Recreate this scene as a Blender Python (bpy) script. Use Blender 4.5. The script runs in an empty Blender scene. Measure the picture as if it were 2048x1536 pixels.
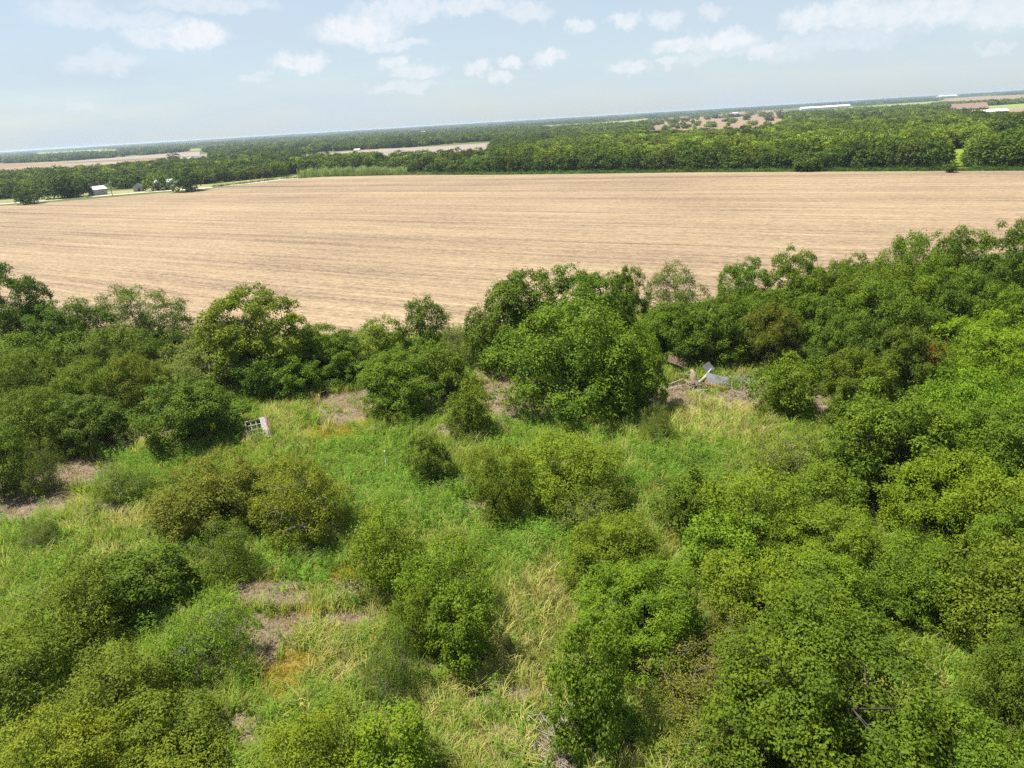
import bpy, math, random
import numpy as np
from mathutils import Matrix, Vector

scene = bpy.context.scene
PI = math.pi
R_ = math.radians

# ------------------------------------------------------------------ camera
CAM_H = 24.0
PITCH, ROLL, HALF = R_(20.3), R_(3.46), 0.72
FPX, CX, CY = 1024 / HALF, 1024.0, 768.0
fw = np.array([0, math.cos(PITCH), -math.sin(PITCH)])
up0 = np.array([0, math.sin(PITCH), math.cos(PITCH)])
hz = np.array([1.0, 0, 0])
CR = hz * math.cos(ROLL) - up0 * math.sin(ROLL)
CU = up0 * math.cos(ROLL) + hz * math.sin(ROLL)
CPOS = np.array([0, 0, CAM_H])
cam_data = bpy.data.cameras.new('drone_camera')
cam = bpy.data.objects.new('drone_camera', cam_data)
scene.collection.objects.link(cam)
m = Matrix(((CR[0], CU[0], -fw[0], 0), (CR[1], CU[1], -fw[1], 0), (CR[2], CU[2], -fw[2], CAM_H), (0, 0, 0, 1)))
cam.matrix_world = m
cam_data.sensor_width = 36
cam_data.lens = 18 / HALF
cam_data.clip_start = 0.5
cam_data.clip_end = 60000
scene.camera = cam


def ray(px, py):
    d = CR * (px - CX) + CU * (CY - py) + fw * FPX
    return d / np.linalg.norm(d)


def gnd(px, py, z=0.0):
    d = ray(px, py)
    t = (z - CAM_H) / d[2]
    return CPOS + d * t


def at_range(px, py, rng_):
    d = ray(px, py)
    return CPOS + d * (rng_ / math.hypot(d[0], d[1]))


def project(P):
    q = np.asarray(P) - CPOS
    z = q @ fw
    z = np.where(z < 0.1, 0.1, z)
    return CX + (q @ CR) / z * FPX, CY - (q @ CU) / z * FPX, q @ fw


# ------------------------------------------------------------------ light
SUN_EL, SUN_AZ = R_(66), R_(-80)          # azimuth measured from +Y towards +X
sdir = Vector((math.sin(SUN_AZ) * math.cos(SUN_EL), math.cos(SUN_AZ) * math.cos(SUN_EL), math.sin(SUN_EL)))
sun_d = bpy.data.lights.new('sun', 'SUN')
sun_d.energy = 5.0
sun_d.angle = R_(0.53)
sun_d.color = (1.0, 0.95, 0.87)
sun = bpy.data.objects.new('sun', sun_d)
scene.collection.objects.link(sun)
sun.rotation_euler = sdir.to_track_quat('Z', 'Y').to_euler()
sun.location = (0, 0, 300)

scene.view_settings.view_transform = 'Standard'
scene.view_settings.look = 'None'
scene.view_settings.gamma = 1
scene.view_settings.use_curve_mapping = False
scene.view_settings.exposure = 1.0
scene.cycles.use_denoising = False
scene.cycles.max_bounces = 3
scene.cycles.diffuse_bounces = 2
scene.cycles.glossy_bounces = 1
scene.cycles.transmission_bounces = 2
scene.cycles.volume_bounces = 0
scene.cycles.caustics_reflective = False
scene.cycles.caustics_refractive = False


class NT:
    """tiny helper round a node tree"""
    def __init__(s, nt):
        s.nt = nt
        s.n = nt.nodes
        s.l = nt.links

    def add(s, typ, **kw):
        nd = s.n.new(typ)
        for k, v in kw.items():
            if k == 'ins':
                for a, b in v.items():
                    if hasattr(b, 'is_output') or isinstance(b, bpy.types.NodeSocket):
                        s.l.new(b, nd.inputs[a])
                    else:
                        nd.inputs[a].default_value = b
            else:
                setattr(nd, k, v)
        return nd

    def math(s, op, a, b=None, c=None, clamp=False):
        nd = s.n.new('ShaderNodeMath')
        nd.operation = op
        nd.use_clamp = clamp
        for i, v in enumerate((a, b, c)):
            if v is None:
                continue
            if isinstance(v, bpy.types.NodeSocket):
                s.l.new(v, nd.inputs[i])
            else:
                nd.inputs[i].default_value = v
        return nd.outputs[0]

    def mix(s, fac, a, b, blend='MIX'):
        nd = s.n.new('ShaderNodeMix')
        nd.data_type = 'RGBA'
        nd.blend_type = blend
        for i, v in ((0, fac), (6, a), (7, b)):
            if isinstance(v, bpy.types.NodeSocket):
                s.l.new(v, nd.inputs[i])
            elif i == 0:
                nd.inputs[0].default_value = v
            else:
                nd.inputs[i].default_value = (*v[:3], 1)
        return nd.outputs[2]

    def noise(s, vec, scale, detail=3, rough=.55, out=0, dist=0.0):
        nd = s.n.new('ShaderNodeTexNoise')
        nd.inputs['Scale'].default_value = scale
        nd.inputs['Detail'].default_value = detail
        nd.inputs['Roughness'].default_value = rough
        nd.inputs['Distortion'].default_value = dist
        if vec is not None:
            s.l.new(vec, nd.inputs['Vector'])
        return nd.outputs[out]

    def ramp(s, fac, stops, interp='LINEAR'):
        nd = s.n.new('ShaderNodeValToRGB')
        nd.color_ramp.interpolation = interp
        el = nd.color_ramp.elements
        while len(el) < len(stops):
            el.new(0.5)
        for e, (p, c) in zip(el, stops):
            e.position = p
            e.color = (*c[:3], 1) if isinstance(c, (tuple, list)) else (c, c, c, 1)
        s.l.new(fac, nd.inputs[0])
        return nd.outputs[0]

    def mrange(s, v, a, b, c, d, smooth=True):
        nd = s.n.new('ShaderNodeMapRange')
        nd.interpolation_type = 'SMOOTHSTEP' if smooth else 'LINEAR'
        s.l.new(v, nd.inputs[0])
        for i, x in enumerate((a, b, c, d)):
            nd.inputs[i + 1].default_value = x
        return nd.outputs[0]


# ------------------------------------------------------------------ world sky with cumulus and thin veil
world = bpy.data.worlds.new('World')
scene.world = world
world.use_nodes = True
world.cycles.sampling_method = 'MANUAL'
world.cycles.sample_map_resolution = 512
w = NT(world.node_tree)
w.n.clear()
sky = w.add('ShaderNodeTexSky', sky_type='NISHITA')
sky.sun_disc = False
sky.sun_elevation = SUN_EL
sky.sun_rotation = SUN_AZ
sky.air_density = 1.0
sky.dust_density = .7
sky.ozone_density = 1.2
sky.altitude = 150
SKY_S = 0.075
tc = w.add('ShaderNodeTexCoord')
sep = w.add('ShaderNodeSeparateXYZ', ins={0: tc.outputs['Generated']})
az = w.math('ARCTAN2', sep.outputs[0], sep.outputs[1])
el = w.math('ARCSINE', sep.outputs[2])
flat = w.add('ShaderNodeCombineXYZ', ins={0: az, 1: el})
nz = w.noise(flat.outputs[0], 34, 6, .64, out=1)
nzc = w.add('ShaderNodeVectorMath', operation='SUBTRACT', ins={0: nz, 1: (.5, .5, .5)})
nzs = w.add('ShaderNodeVectorMath', operation='MULTIPLY', ins={0: nzc.outputs[0], 1: (.05, .042, 0)})
warp = w.add('ShaderNodeVectorMath', operation='ADD', ins={0: flat.outputs[0], 1: nzs.outputs[0]})
CLOUDS = [  # where the cumulus stand: image x, y, half width, half height, strength
    (395, 72, 58, 22, 1.0), (305, 74, 45, 14, .7), (715, 60, 80, 24, 1.0), (785, 88, 65, 10, .7), (600, 124, 48, 18, .95),
    (200, 122, 60, 14, .45), (140, 20, 60, 18, .5), (260, 45, 80, 14, .5), (500, 158, 26, 9, .5), (523, 145, 22, 8, .5),
    (785, 122, 28, 12, .8), (835, 140, 48, 14, .7), (810, 172, 70, 11, .55), (955, 136, 24, 14, .8), (1022, 122, 26, 11, .9),
    (1000, 152, 22, 10, .75), (1102, 116, 34, 14, .85), (1160, 54, 30, 12, .75), (1245, 44, 28, 14, .8), (1330, 42, 36, 16, .7),
    (1258, 130, 36, 13, .75), (1352, 90, 38, 14, .9), (1450, 80, 56, 20, .95), (1525, 98, 36, 15, .75), (1335, 124, 22, 7, .6),
    (1430, 25, 22, 12, .6), (1625, 40, 50, 22, .85), (1700, 28, 60, 20, .8), (1800, 30, 80, 24, .75), (1880, 20, 60, 20, .8),
    (2010, 22, 60, 26, .7), (800, 22, 90, 18, .7), (930, 10, 90, 16, .7), (1050, 22, 50, 16, .6), (1580, 96, 60, 18, .4),
    (1700, 80, 90, 16, .4), (420, 8, 120, 14, .5), (1990, 92, 30, 10, .4), (160, 215, 24, 8, .3), (1420, 112, 70, 10, .4)]
cl = None
for (x, y, hw, hh, st) in CLOUDS:
    d = ray(x, y)
    a0, e0 = math.atan2(d[0], d[1]), math.asin(d[2])
    sc = 1.2 / FPX
    mp = w.add('ShaderNodeVectorMath', operation='SUBTRACT', ins={0: warp.outputs[0], 1: (a0, e0, 0)})
    m2 = w.add('ShaderNodeVectorMath', operation='MULTIPLY', ins={0: mp.outputs[0], 1: (1 / (hw * sc), 1 / (hh * sc), 0)})
    ln = w.add('ShaderNodeVectorMath', operation='LENGTH', ins={0: m2.outputs[0]})
    f_ = w.mrange(ln.outputs['Value'], 1.08, .45, 0, st)
    cl = f_ if cl is None else w.math('MAXIMUM', cl, f_)
# the same kind of cumulus field over the rest of the sky, above the band in view
el_w = w.add('ShaderNodeVectorMath', operation='MULTIPLY', ins={0: tc.outputs['Generated'], 1: (5, 5, 9)})
big = w.noise(el_w.outputs[0], 1.3, 6, .6)
bigm = w.math('MULTIPLY', w.mrange(big, .54, .70, 0, .6), w.mrange(el, .17, .26, 0, 1))
cl = w.math('MAXIMUM', cl, bigm)
fine = w.noise(flat.outputs[0], 75, 4, .6)
cl = w.math('MULTIPLY', cl, w.mrange(fine, .25, .6, .5, 1.0))
# thin high veil
vs = w.add('ShaderNodeVectorMath', operation='MULTIPLY', ins={0: flat.outputs[0], 1: (3.0, 14.0, 1)})
veil = w.mrange(w.noise(vs.outputs[0], 1.6, 5, .6), .30, .72, 0.55, .92)
veil = w.math('MULTIPLY', veil, w.mrange(el, .1, .75, 1.0, .3))
base = w.add('ShaderNodeVectorMath', operation='SCALE', ins={0: sky.outputs[0]})
base.inputs['Scale'].default_value = SKY_S
c1 = w.mix(veil, base.outputs[0], (.312, .370, .422))
c2 = w.mix(w.math('MULTIPLY', cl, .95), c1, (.455, .47, .49))
bg = w.add('ShaderNodeBackground', ins={0: c2, 1: 1.0})
wo = w.add('ShaderNodeOutputWorld', ins={0: bg.outputs[0]})


# ------------------------------------------------------------------ mesh helpers
def link(o, parent=None):
    scene.collection.objects.link(o)
    if parent is not None:
        o.parent = parent
    return o


def np_mesh(name, V, Fq, mat=None, face_attr=None, smooth=False):
    """V (N,3), Fq (M,k) -> mesh; face_attr = dict name -> (M,) floats"""
    me = bpy.data.meshes.new(name)
    V = np.asarray(V, dtype=np.float32)
    Fq = np.asarray(Fq, dtype=np.int32)
    M, k = Fq.shape
    me.vertices.add(len(V))
    me.vertices.foreach_set('co', V.ravel())
    me.loops.add(M * k)
    me.loops.foreach_set('vertex_index', Fq.ravel())
    me.polygons.add(M)
    me.polygons.foreach_set('loop_start', np.arange(0, M * k, k, dtype=np.int32))
    me.polygons.foreach_set('loop_total', np.full(M, k, dtype=np.int32))
    if smooth:
        me.polygons.foreach_set('use_smooth', np.ones(M, dtype=bool))
    if face_attr:
        for n_, a_ in face_attr.items():
            at = me.attributes.new(n_, 'FLOAT', 'FACE')
            at.data.foreach_set('value', np.asarray(a_, dtype=np.float32))
    if mat:
        me.materials.append(mat)
    me.update(calc_edges=True)
    return me


class MB:
    """collects boxes, tubes and sheets into one mesh"""
    def __init__(s):
        s.v, s.f = [], []

    def poly(s, pts, faces):
        o = len(s.v)
        s.v += [tuple(map(float, p)) for p in pts]
        s.f += [tuple(i + o for i in f) for f in faces]
        return s

    def box(s, c, size, rot=None):
        hx, hy, hz_ = size[0] / 2, size[1] / 2, size[2] / 2
        P = [Vector((x * hx, y * hy, z * hz_)) for x in (-1, 1) for y in (-1, 1) for z in (-1, 1)]
        if rot is not None:
            P = [rot @ p for p in P]
        P = [p + Vector(c) for p in P]
        return s.poly(P, [(0, 1, 3, 2), (4, 6, 7, 5), (0, 4, 5, 1), (2, 3, 7, 6), (0, 2, 6, 4), (1, 5, 7, 3)])

    def beam(s, a, b, wd, th):
        a, b = Vector(a), Vector(b)
        d = b - a
        q = d.to_track_quat('X', 'Z').to_matrix()
        return s.box((a + b) / 2, (d.length, wd, th), q)

    def tube(s, path, radii, n=6, cap=True):
        path = [Vector(p) for p in path]
        o = len(s.v)
        for i, p in enumerate(path):
            d = (path[min(i + 1, len(path) - 1)] - path[max(i - 1, 0)])
            q = d.to_track_quat('Z', 'Y').to_matrix() if d.length > 1e-6 else Matrix.Identity(3)
            for k in range(n):
                t = 2 * PI * k / n
                s.v.append(tuple(p + q @ Vector((math.cos(t) * radii[i], math.sin(t) * radii[i], 0))))
        for i in range(len(path) - 1):
            for k in range(n):
                s.f.append((o + i * n + k, o + i * n + (k + 1) % n, o + (i + 1) * n + (k + 1) % n, o + (i + 1) * n + k))
        if cap:
            s.f.append(tuple(o + k for k in range(n))[::-1])
            s.f.append(tuple(o + (len(path) - 1) * n + k for k in range(n)))
        return s

    def mesh(s, name, mat, smooth=False):
        me = bpy.data.meshes.new(name)
        me.from_pydata(s.v, [], s.f)
        me.materials.append(mat)
        if smooth:
            for p in me.polygons:
                p.use_smooth = True
        me.update()
        return me

    def build(s, name, mat, parent=None, smooth=False):
        return link(bpy.data.objects.new(name, s.mesh(name, mat, smooth)), parent)


def tag(o, label=None, cat=None, group=None, kind=None):
    if label:
        o['label'] = label
    if cat:
        o['category'] = cat
    if group:
        o['group'] = group
    if kind:
        o['kind'] = kind
    return o


def empty(name, loc, rz=0.0):
    o = bpy.data.objects.new(name, None)
    o.empty_display_size = .3
    o.location = loc
    o.rotation_euler = (0, 0, rz)
    return link(o)


# ------------------------------------------------------------------ materials
def new_mat(name):
    mt = bpy.data.materials.new(name)
    mt.use_nodes = True
    t = NT(mt.node_tree)
    t.n.clear()
    out = t.add('ShaderNodeOutputMaterial')
    return mt, t, out


def simple_mat(name, c1, c2, scale=2.0, rough=.8, spec=.2, bump=0.0, metal=0.0, detail=4, stretch=None):
    mt, t, out = new_mat(name)
    co = t.add('ShaderNodeTexCoord').outputs['Object']
    if stretch:
        co = t.add('ShaderNodeVectorMath', operation='MULTIPLY', ins={0: co, 1: stretch}).outputs[0]
    n_ = t.noise(co, scale, detail, .6)
    col = t.ramp(n_, [(.3, c1), (.7, c2)])
    b = t.add('ShaderNodeBsdfPrincipled', ins={'Base Color': col, 'Roughness': rough, 'Specular IOR Level': spec, 'Metallic': metal})
    if bump:
        bp = t.add('ShaderNodeBump', ins={'Height': n_, 'Strength': bump, 'Distance': .05})
        t.l.new(bp.outputs[0], b.inputs['Normal'])
    t.l.new(b.outputs[0], out.inputs[0])
    return mt


def leaf_mat(name, instancer, trans=.2, yshift=(1.42, 1.26, .75)):
    """leaf colour comes from the thing itself (object colour or instance colour), leaves vary one by one"""
    mt, t, out = new_mat(name)
    if instancer:
        c = t.add('ShaderNodeAttribute', attribute_type='INSTANCER', attribute_name='col').outputs['Color']
    else:
        c = t.add('ShaderNodeObjectInfo').outputs['Color']
    lr = t.add('ShaderNodeAttribute', attribute_type='GEOMETRY', attribute_name='lr').outputs['Fac']
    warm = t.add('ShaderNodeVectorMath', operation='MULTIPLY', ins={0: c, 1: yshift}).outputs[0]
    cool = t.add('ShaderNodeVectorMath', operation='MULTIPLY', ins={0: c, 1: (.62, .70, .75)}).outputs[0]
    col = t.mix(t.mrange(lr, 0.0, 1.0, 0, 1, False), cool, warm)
    b = t.add('ShaderNodeBsdfPrincipled', ins={'Base Color': col, 'Roughness': .6, 'Specular IOR Level': .09})
    tcol = t.add('ShaderNodeVectorMath', operation='MULTIPLY', ins={0: col, 1: (1.45, 1.5, .6)}).outputs[0]
    tr = t.add('ShaderNodeBsdfTranslucent', ins={0: tcol})
    mx = t.add('ShaderNodeMixShader', ins={0: trans, 1: b.outputs[0], 2: tr.outputs[0]})
    t.l.new(mx.outputs[0], out.inputs[0])
    return mt


M = {}
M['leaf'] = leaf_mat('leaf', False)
M['leaf_i'] = leaf_mat('leaf_scattered', True)
M['grass'] = leaf_mat('grass_blade', True, .4, (1.25, 1.2, 1.0))
M['bark'] = simple_mat('bark', (.035, .029, .022), (.085, .073, .058), 6, .9, .1, .4, stretch=(1, 1, .25))
M['bark_pale'] = simple_mat('bark_pale', (.12, .105, .085), (.23, .205, .17), 6, .9, .1, .3)
M['dead_wood'] = simple_mat('dead_wood', (.20, .155, .105), (.38, .315, .235), 3, .85, .15, .5, stretch=(1, 1, .3))
M['grey_wood'] = simple_mat('grey_wood', (.17, .15, .125), (.32, .29, .25), 5, .85, .15, .4)
M['white_metal'] = simple_mat('white_metal', (.60, .60, .59), (.80, .80, .79), 1.2, .45, .4)
M['galv'] = simple_mat('galvanised_metal', (.10, .10, .10), (.20, .20, .20), 1.4, .5, .3, .1, .0)
M['rust'] = simple_mat('rusty_metal', (.16, .07, .04), (.36, .18, .11), 2.2, .75, .2, .2)
M['rust_pale'] = simple_mat('pale_rust_metal', (.11, .065, .048), (.22, .145, .11), 2.2, .7, .2, .2)
M['orange_rust'] = simple_mat('orange_rust', (.20, .09, .035), (.30, .155, .075), 3, .75, .2)
M['grey_wall'] = simple_mat('grey_siding', (.30, .30, .29), (.40, .40, .385), .8, .8, .2)
M['white_wall'] = simple_mat('white_siding', (.62, .61, .59), (.74, .73, .70), .5, .7, .25)
M['dark_in'] = simple_mat('dark_boards_and_shade', (.02, .017, .014), (.05, .042, .035), 3, .9, .1)  # dark boards; the near-black tone also paints shade inside openings
M['galv_roof'] = simple_mat('galvanised_roof', (.36, .37, .38), (.52, .53, .54), .8, .5, .3)
M['glass'] = simple_mat('window_glass', (.03, .04, .05), (.06, .07, .08), 1, .12, .6)
M['brown_roof'] = simple_mat('brown_roof', (.17, .115, .09), (.25, .18, .145), .6, .85, .15)
M['pole'] = simple_mat('pole_wood', (.17, .11, .07), (.30, .21, .14), 3, .85, .1, stretch=(1, 1, .2))
M['ceramic'] = simple_mat('transformer_grey', (.42, .43, .44), (.55, .56, .57), 2, .4, .4)
M['road'] = simple_mat('caliche_road', (.50, .47, .41), (.66, .63, .57), .35, .95, .1)
M['paint_white'] = simple_mat('white_paint', (.7, .7, .69), (.82, .82, .8), 1, .5, .3)
M['weathered_paint'] = simple_mat('weathered_white_paint', (.22, .21, .19), (.48, .47, .45), 4, .7, .2)
M['old_tin'] = simple_mat('old_white_tin', (.20, .17, .15), (.44, .44, .44), 3.5, .55, .3, .1)
M['tower'] = simple_mat('tower_steel', (.35, .3, .3), (.5, .44, .44), .1, .5, .3)

# ------------------------------------------------------------------ where the cover changes on the old field
BARE = [(690, 820, 55, 26), (740, 800, 50, 16), (885, 808, 45, 14), (905, 860, 30, 16), (1000, 795, 34, 40), (975, 745, 30, 16),
        (1040, 828, 50, 12), (545, 1188, 75, 24), (530, 1262, 60, 26), (40, 1000, 90, 30), (130, 955, 70, 20), (220, 890, 50, 16),
        (1130, 1500, 46, 50), (1740, 1032, 28, 20), (620, 1108, 40, 14), (690, 1180, 40, 14), (1290, 1350, 26, 30), (490, 1465, 30, 30),
        (850, 1320, 40, 14), (520, 1310, 40, 20), (1370, 790, 50, 18), (1490, 800, 60, 16), (1640, 800, 20, 36), (1190, 805, 160, 20),
        (800, 1385, 30, 12), (700, 1240, 50, 14), (400, 1330, 50, 18), (950, 1015, 34, 10), (910, 965, 26, 12), (660, 1060, 20, 18), (230, 1020, 30, 12),
        (1040, 1395, 26, 14), (960, 1400, 22, 12), (600, 1240, 26, 10), (300, 870, 50, 12), (170, 935, 60, 16), (20, 1030, 60, 20)]
WEED = [(740, 930, 120, 80), (850, 1010, 160, 70), (1050, 1090, 140, 60), (600, 1130, 80, 40), (1090, 840, 60, 24), (1370, 930, 120, 60),
        (60, 1060, 70, 50), (260, 950, 110, 60), (1000, 870, 70, 26), (720, 850, 60, 24), (90, 1160, 80, 40), (1260, 960, 60, 50), (640, 1150, 50, 30), (600, 1070, 60, 40)]
STRAW = [(1010, 1340, 150, 90), (900, 1400, 120, 60), (1090, 1200, 80, 70), (640, 1260, 90, 60), (280, 1040, 120, 36), (1420, 840, 130, 50), (690, 1330, 90, 50), (760, 1220, 60, 40),
         (560, 840, 40, 30), (1500, 870, 60, 30), (1000, 1500, 120, 50), (240, 1120, 60, 20), (330, 890, 80, 20), (120, 1010, 90, 24), (620, 800, 70, 30)]
LOWY = [(655, 868, 70, 18), (560, 1360, 55, 60), (740, 845, 50, 12), (690, 1150, 50, 16), (810, 830, 50, 10), (610, 1240, 20, 40), (600, 1330, 30, 30)]


def blob(px, py, L, soft=.45):
    out = np.zeros_like(px)
    if L is BARE:
        L = [(x, y, a * 1.18, b * 1.22) for (x, y, a, b) in L]
    for (x, y, a, b) in L:
        r = np.hypot((px - x) / a, (py - y) / b)
        out = np.maximum(out, np.clip((1.25 - r) / soft, 0, 1))
    return out


_rg = np.random.default_rng(7)
_ph = _rg.uniform(0, 6.28, (14, 2))
_fr = _rg.uniform(.06, 1.1, 14)
_an = _rg.uniform(0, 6.28, 14)


def wob(x, y):
    """smooth patchy noise, about -1..1"""
    s = np.zeros_like(x)
    for i in range(14):
        s += np.sin((x * math.cos(_an[i]) + y * math.sin(_an[i])) * _fr[i] + _ph[i, 0]) * np.sin((x * math.sin(_an[i]) - y * math.cos(_an[i])) * _fr[i] * .8 + _ph[i, 1])
    return s / 4.0


def ground_z(x, y):
    x = np.asarray(x, float)
    y = np.asarray(y, float)
    r = np.hypot(x, y)
    near = np.clip((105 - r) / 30, 0, 1)
    z = .16 * wob(x * .55, y * .55) * near
    far = np.clip((r - 2500) / 6000, 0, 1)
    z = z + far * far * (9 + 7 * np.sin(x / 2300 + 1.0) * np.sin(y / 3100 + x / 5200 + .4))
    return z


# ------------------------------------------------------------------ ground sheet
def axis(lo, hi, fine_lo, fine_hi, step, grow=1.16):
    a = list(np.arange(fine_lo, fine_hi, step))
    s, v = step, fine_hi
    while v < hi:
        a.append(v)
        s *= grow
        v += s
    a.append(hi)
    s, v = step, fine_lo
    b = []
    while v > lo:
        s *= grow
        v -= s
        b.append(max(v, lo))
    return np.array(b[::-1] + a)


def grid_mesh(name, X, Y, Z, mat, smooth=True):
    ny, nx = X.shape
    V = np.stack([X, Y, Z], -1).reshape(-1, 3)
    i = np.arange(ny * nx).reshape(ny, nx)
    F = np.stack([i[:-1, :-1], i[:-1, 1:], i[1:, 1:], i[1:, :-1]], -1).reshape(-1, 4)
    return np_mesh(name, V, F, mat, None, smooth)


gm, t, out = new_mat('old_field_ground')
pos = t.add('ShaderNodeNewGeometry').outputs['Position']
n1 = t.noise(pos, .35, 5, .6)
n2 = t.noise(pos, 3.2, 4, .7)
n3 = t.noise(pos, 18, 2, .6)
cov = t.add('ShaderNodeAttribute', attribute_type='GEOMETRY', attribute_name='cover').outputs['Color']
cs = t.add('ShaderNodeSeparateColor', ins={0: cov})
litter = t.ramp(n2, [(.25, (.15, .11, .078)), (.5, (.235, .18, .13)), (.75, (.31, .25, .185))])
litter = t.mix(t.mrange(n3, .35, .7, 0, .6), litter, (.17, .125, .09))
green = t.ramp(n2, [(.3, (.05, .075, .018)), (.7, (.11, .145, .03))])
g_f = t.mrange(t.math('ADD', cs.outputs[0], t.math('MULTIPLY', n1, .8)), .55, 1.05, 0, .9)
col = t.mix(g_f, litter, green)
yel = t.ramp(n3, [(.3, (.20, .19, .02)), (.7, (.34, .22, .04))])
col = t.mix(t.math('MULTIPLY', cs.outputs[1], t.mrange(n2, .3, .6, .2, .85)), col, yel)
bs = t.add('ShaderNodeBsdfPrincipled', ins={'Base Color': col, 'Roughness': .95, 'Specular IOR Level': .1})
bp = t.add('ShaderNodeBump', ins={'Height': t.math('ADD', n2, n3), 'Strength': .7, 'Distance': .12})
t.l.new(bp.outputs[0], bs.inputs['Normal'])
t.l.new(bs.outputs[0], out.inputs[0])

ax = axis(-16000, 16000, -90, 90, 1.0, 1.17)
ay = axis(-3000, 18000, 8, 112, 1.0, 1.17)
GX, GY = np.meshgrid(ax, ay)
GZ = ground_z(GX, GY)
gme = grid_mesh('ground', GX, GY, GZ, gm)
gpx, gpy, gdep = project(np.stack([GX, GY, GZ], -1).reshape(-1, 3))
near_ = (np.hypot(GX, GY).ravel() < 110) & (gdep > 5)
gr_ = np.where(near_, np.clip(.55 + .35 * wob(GX.ravel(), GY.ravel()) + .5 * blob(gpx, gpy, WEED) - 1.0 * blob(gpx, gpy, BARE), 0, 1), .85)
yl_ = np.where(near_, blob(gpx, gpy, LOWY), 0)
ca = gme.color_attributes.new('cover', 'FLOAT_COLOR', 'POINT')
ca.data.foreach_set('color', np.stack([gr_, yl_, np.zeros_like(gr_), np.ones_like(gr_)], -1).astype(np.float32).ravel())
ground = link(bpy.data.objects.new('ground', gme))
tag(ground, 'overgrown old field with patches of dry litter among weeds', 'ground', kind='structure')


# ------------------------------------------------------------------ sheets on the ground: stubble field, far fields, road
def sheet(name, left_pts, right_pts, z, mat, label, cat='field', nu=24, nv=24):
    """ruled sheet between two ground polylines (world xy)"""
    def res(P, n):
        P = np.array([p[:2] for p in P])
        s = np.r_[0, np.cumsum(np.hypot(*np.diff(P, axis=0).T))]
        tt = np.linspace(0, s[-1], n)
        return np.stack([np.interp(tt, s, P[:, 0]), np.interp(tt, s, P[:, 1])], -1)
    A, B = res(left_pts, nu), res(right_pts, nu)
    k = np.linspace(0, 1, nv)[:, None, None]
    Pt = A[None] * (1 - k) + B[None] * k
    X, Y = Pt[..., 0], Pt[..., 1]
    me = grid_mesh(name, X, Y, ground_z(X, Y) + z, mat)
    if sum(p.normal.z for p in me.polygons) < 0:
        me.flip_normals()
    o = link(bpy.data.objects.new(name, me))
    return tag(o, label, cat, kind='structure')


def gp(*pts):
    return [gnd(x, y) for x, y in pts]


sm, t, out = new_mat('stubble')
pos = t.add('ShaderNodeNewGeometry').outputs['Position']
sp = t.add('ShaderNodeSeparateXYZ', ins={0: pos})
# rows run obliquely across the field and waver a little
wav = t.math('MULTIPLY', t.noise(pos, .011, 2, .5), 5.0)
u_ = t.math('MULTIPLY', t.math('MULTIPLY_ADD', sp.outputs[1], -.62, sp.outputs[0]), .85)
v_ = t.math('ADD', t.math('MULTIPLY', t.math('MULTIPLY_ADD', sp.outputs[0], .62, sp.outputs[1]), .85), wav)


def rowvec(k, z):
    return t.add('ShaderNodeCombineXYZ', ins={0: t.math('MULTIPLY', u_, k), 1: v_, 2: z}).outputs[0]


streak = t.noise(rowvec(.03, 0.0), .42, 4, .7)
streak2 = t.noise(rowvec(.02, 3.0), .07, 4, .65)
furrow = t.noise(rowvec(.015, 9.0), .95, 2, .65)
speck = t.noise(rowvec(.45, 5.0), 2.1, 3, .85)
speck2 = t.noise(pos, 5.0, 2, .7)
track = t.noise(rowvec(.012, 14.0), .16, 2, .5)
bigp = t.noise(pos, .014, 4, .6)
mixv = t.math('ADD', t.math('MULTIPLY', streak, .20), t.math('MULTIPLY', speck, .48))
mixv = t.math('ADD', mixv, t.math('MULTIPLY', furrow, .20))
mixv = t.math('ADD', mixv, t.math('MULTIPLY', speck2, .12))
mixv = t.math('ADD', mixv, t.math('MULTIPLY', t.math('SUBTRACT', streak2, .5), .15))
mixv = t.math('ADD', mixv, t.math('MULTIPLY', t.math('SUBTRACT', bigp, .5), .15))
mixv = t.math('SUBTRACT', mixv, t.mrange(track, .66, .74, 0, .07))
col = t.ramp(mixv, [(.36, (.075, .056, .044)), (.43, (.155, .112, .076)), (.50, (.245, .178, .106)), (.57, (.315, .236, .142)), (.66, (.41, .325, .21))])
bs = t.add('ShaderNodeBsdfPrincipled', ins={'Base Color': col, 'Roughness': .9, 'Specular IOR Level': .15})
bp = t.add('ShaderNodeBump', ins={'Height': mixv, 'Strength': .5, 'Distance': .3})
t.l.new(bp.outputs[0], bs.inputs['Normal'])
t.l.new(bs.outputs[0], out.inputs[0])

FAR_EDGE = gp((-260, 436), (0, 412), (150, 401), (400, 380), (500, 368), (560, 360), (640, 354), (820, 350), (1000, 350), (1400, 345), (2048, 342), (2400, 342))
NEAR_EDGE = gp((-300, 720), (0, 670), (200, 672), (380, 676), (700, 672), (900, 668), (1000, 660), (1250, 625), (1420, 604), (1600, 575), (1750, 545), (1900, 520), (2048, 500), (2400, 455))
sheet('stubble_field', NEAR_EDGE, FAR_EDGE, .05, sm, 'harvested straw-coloured stubble field with faint curving rows', nu=80, nv=60)


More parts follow.
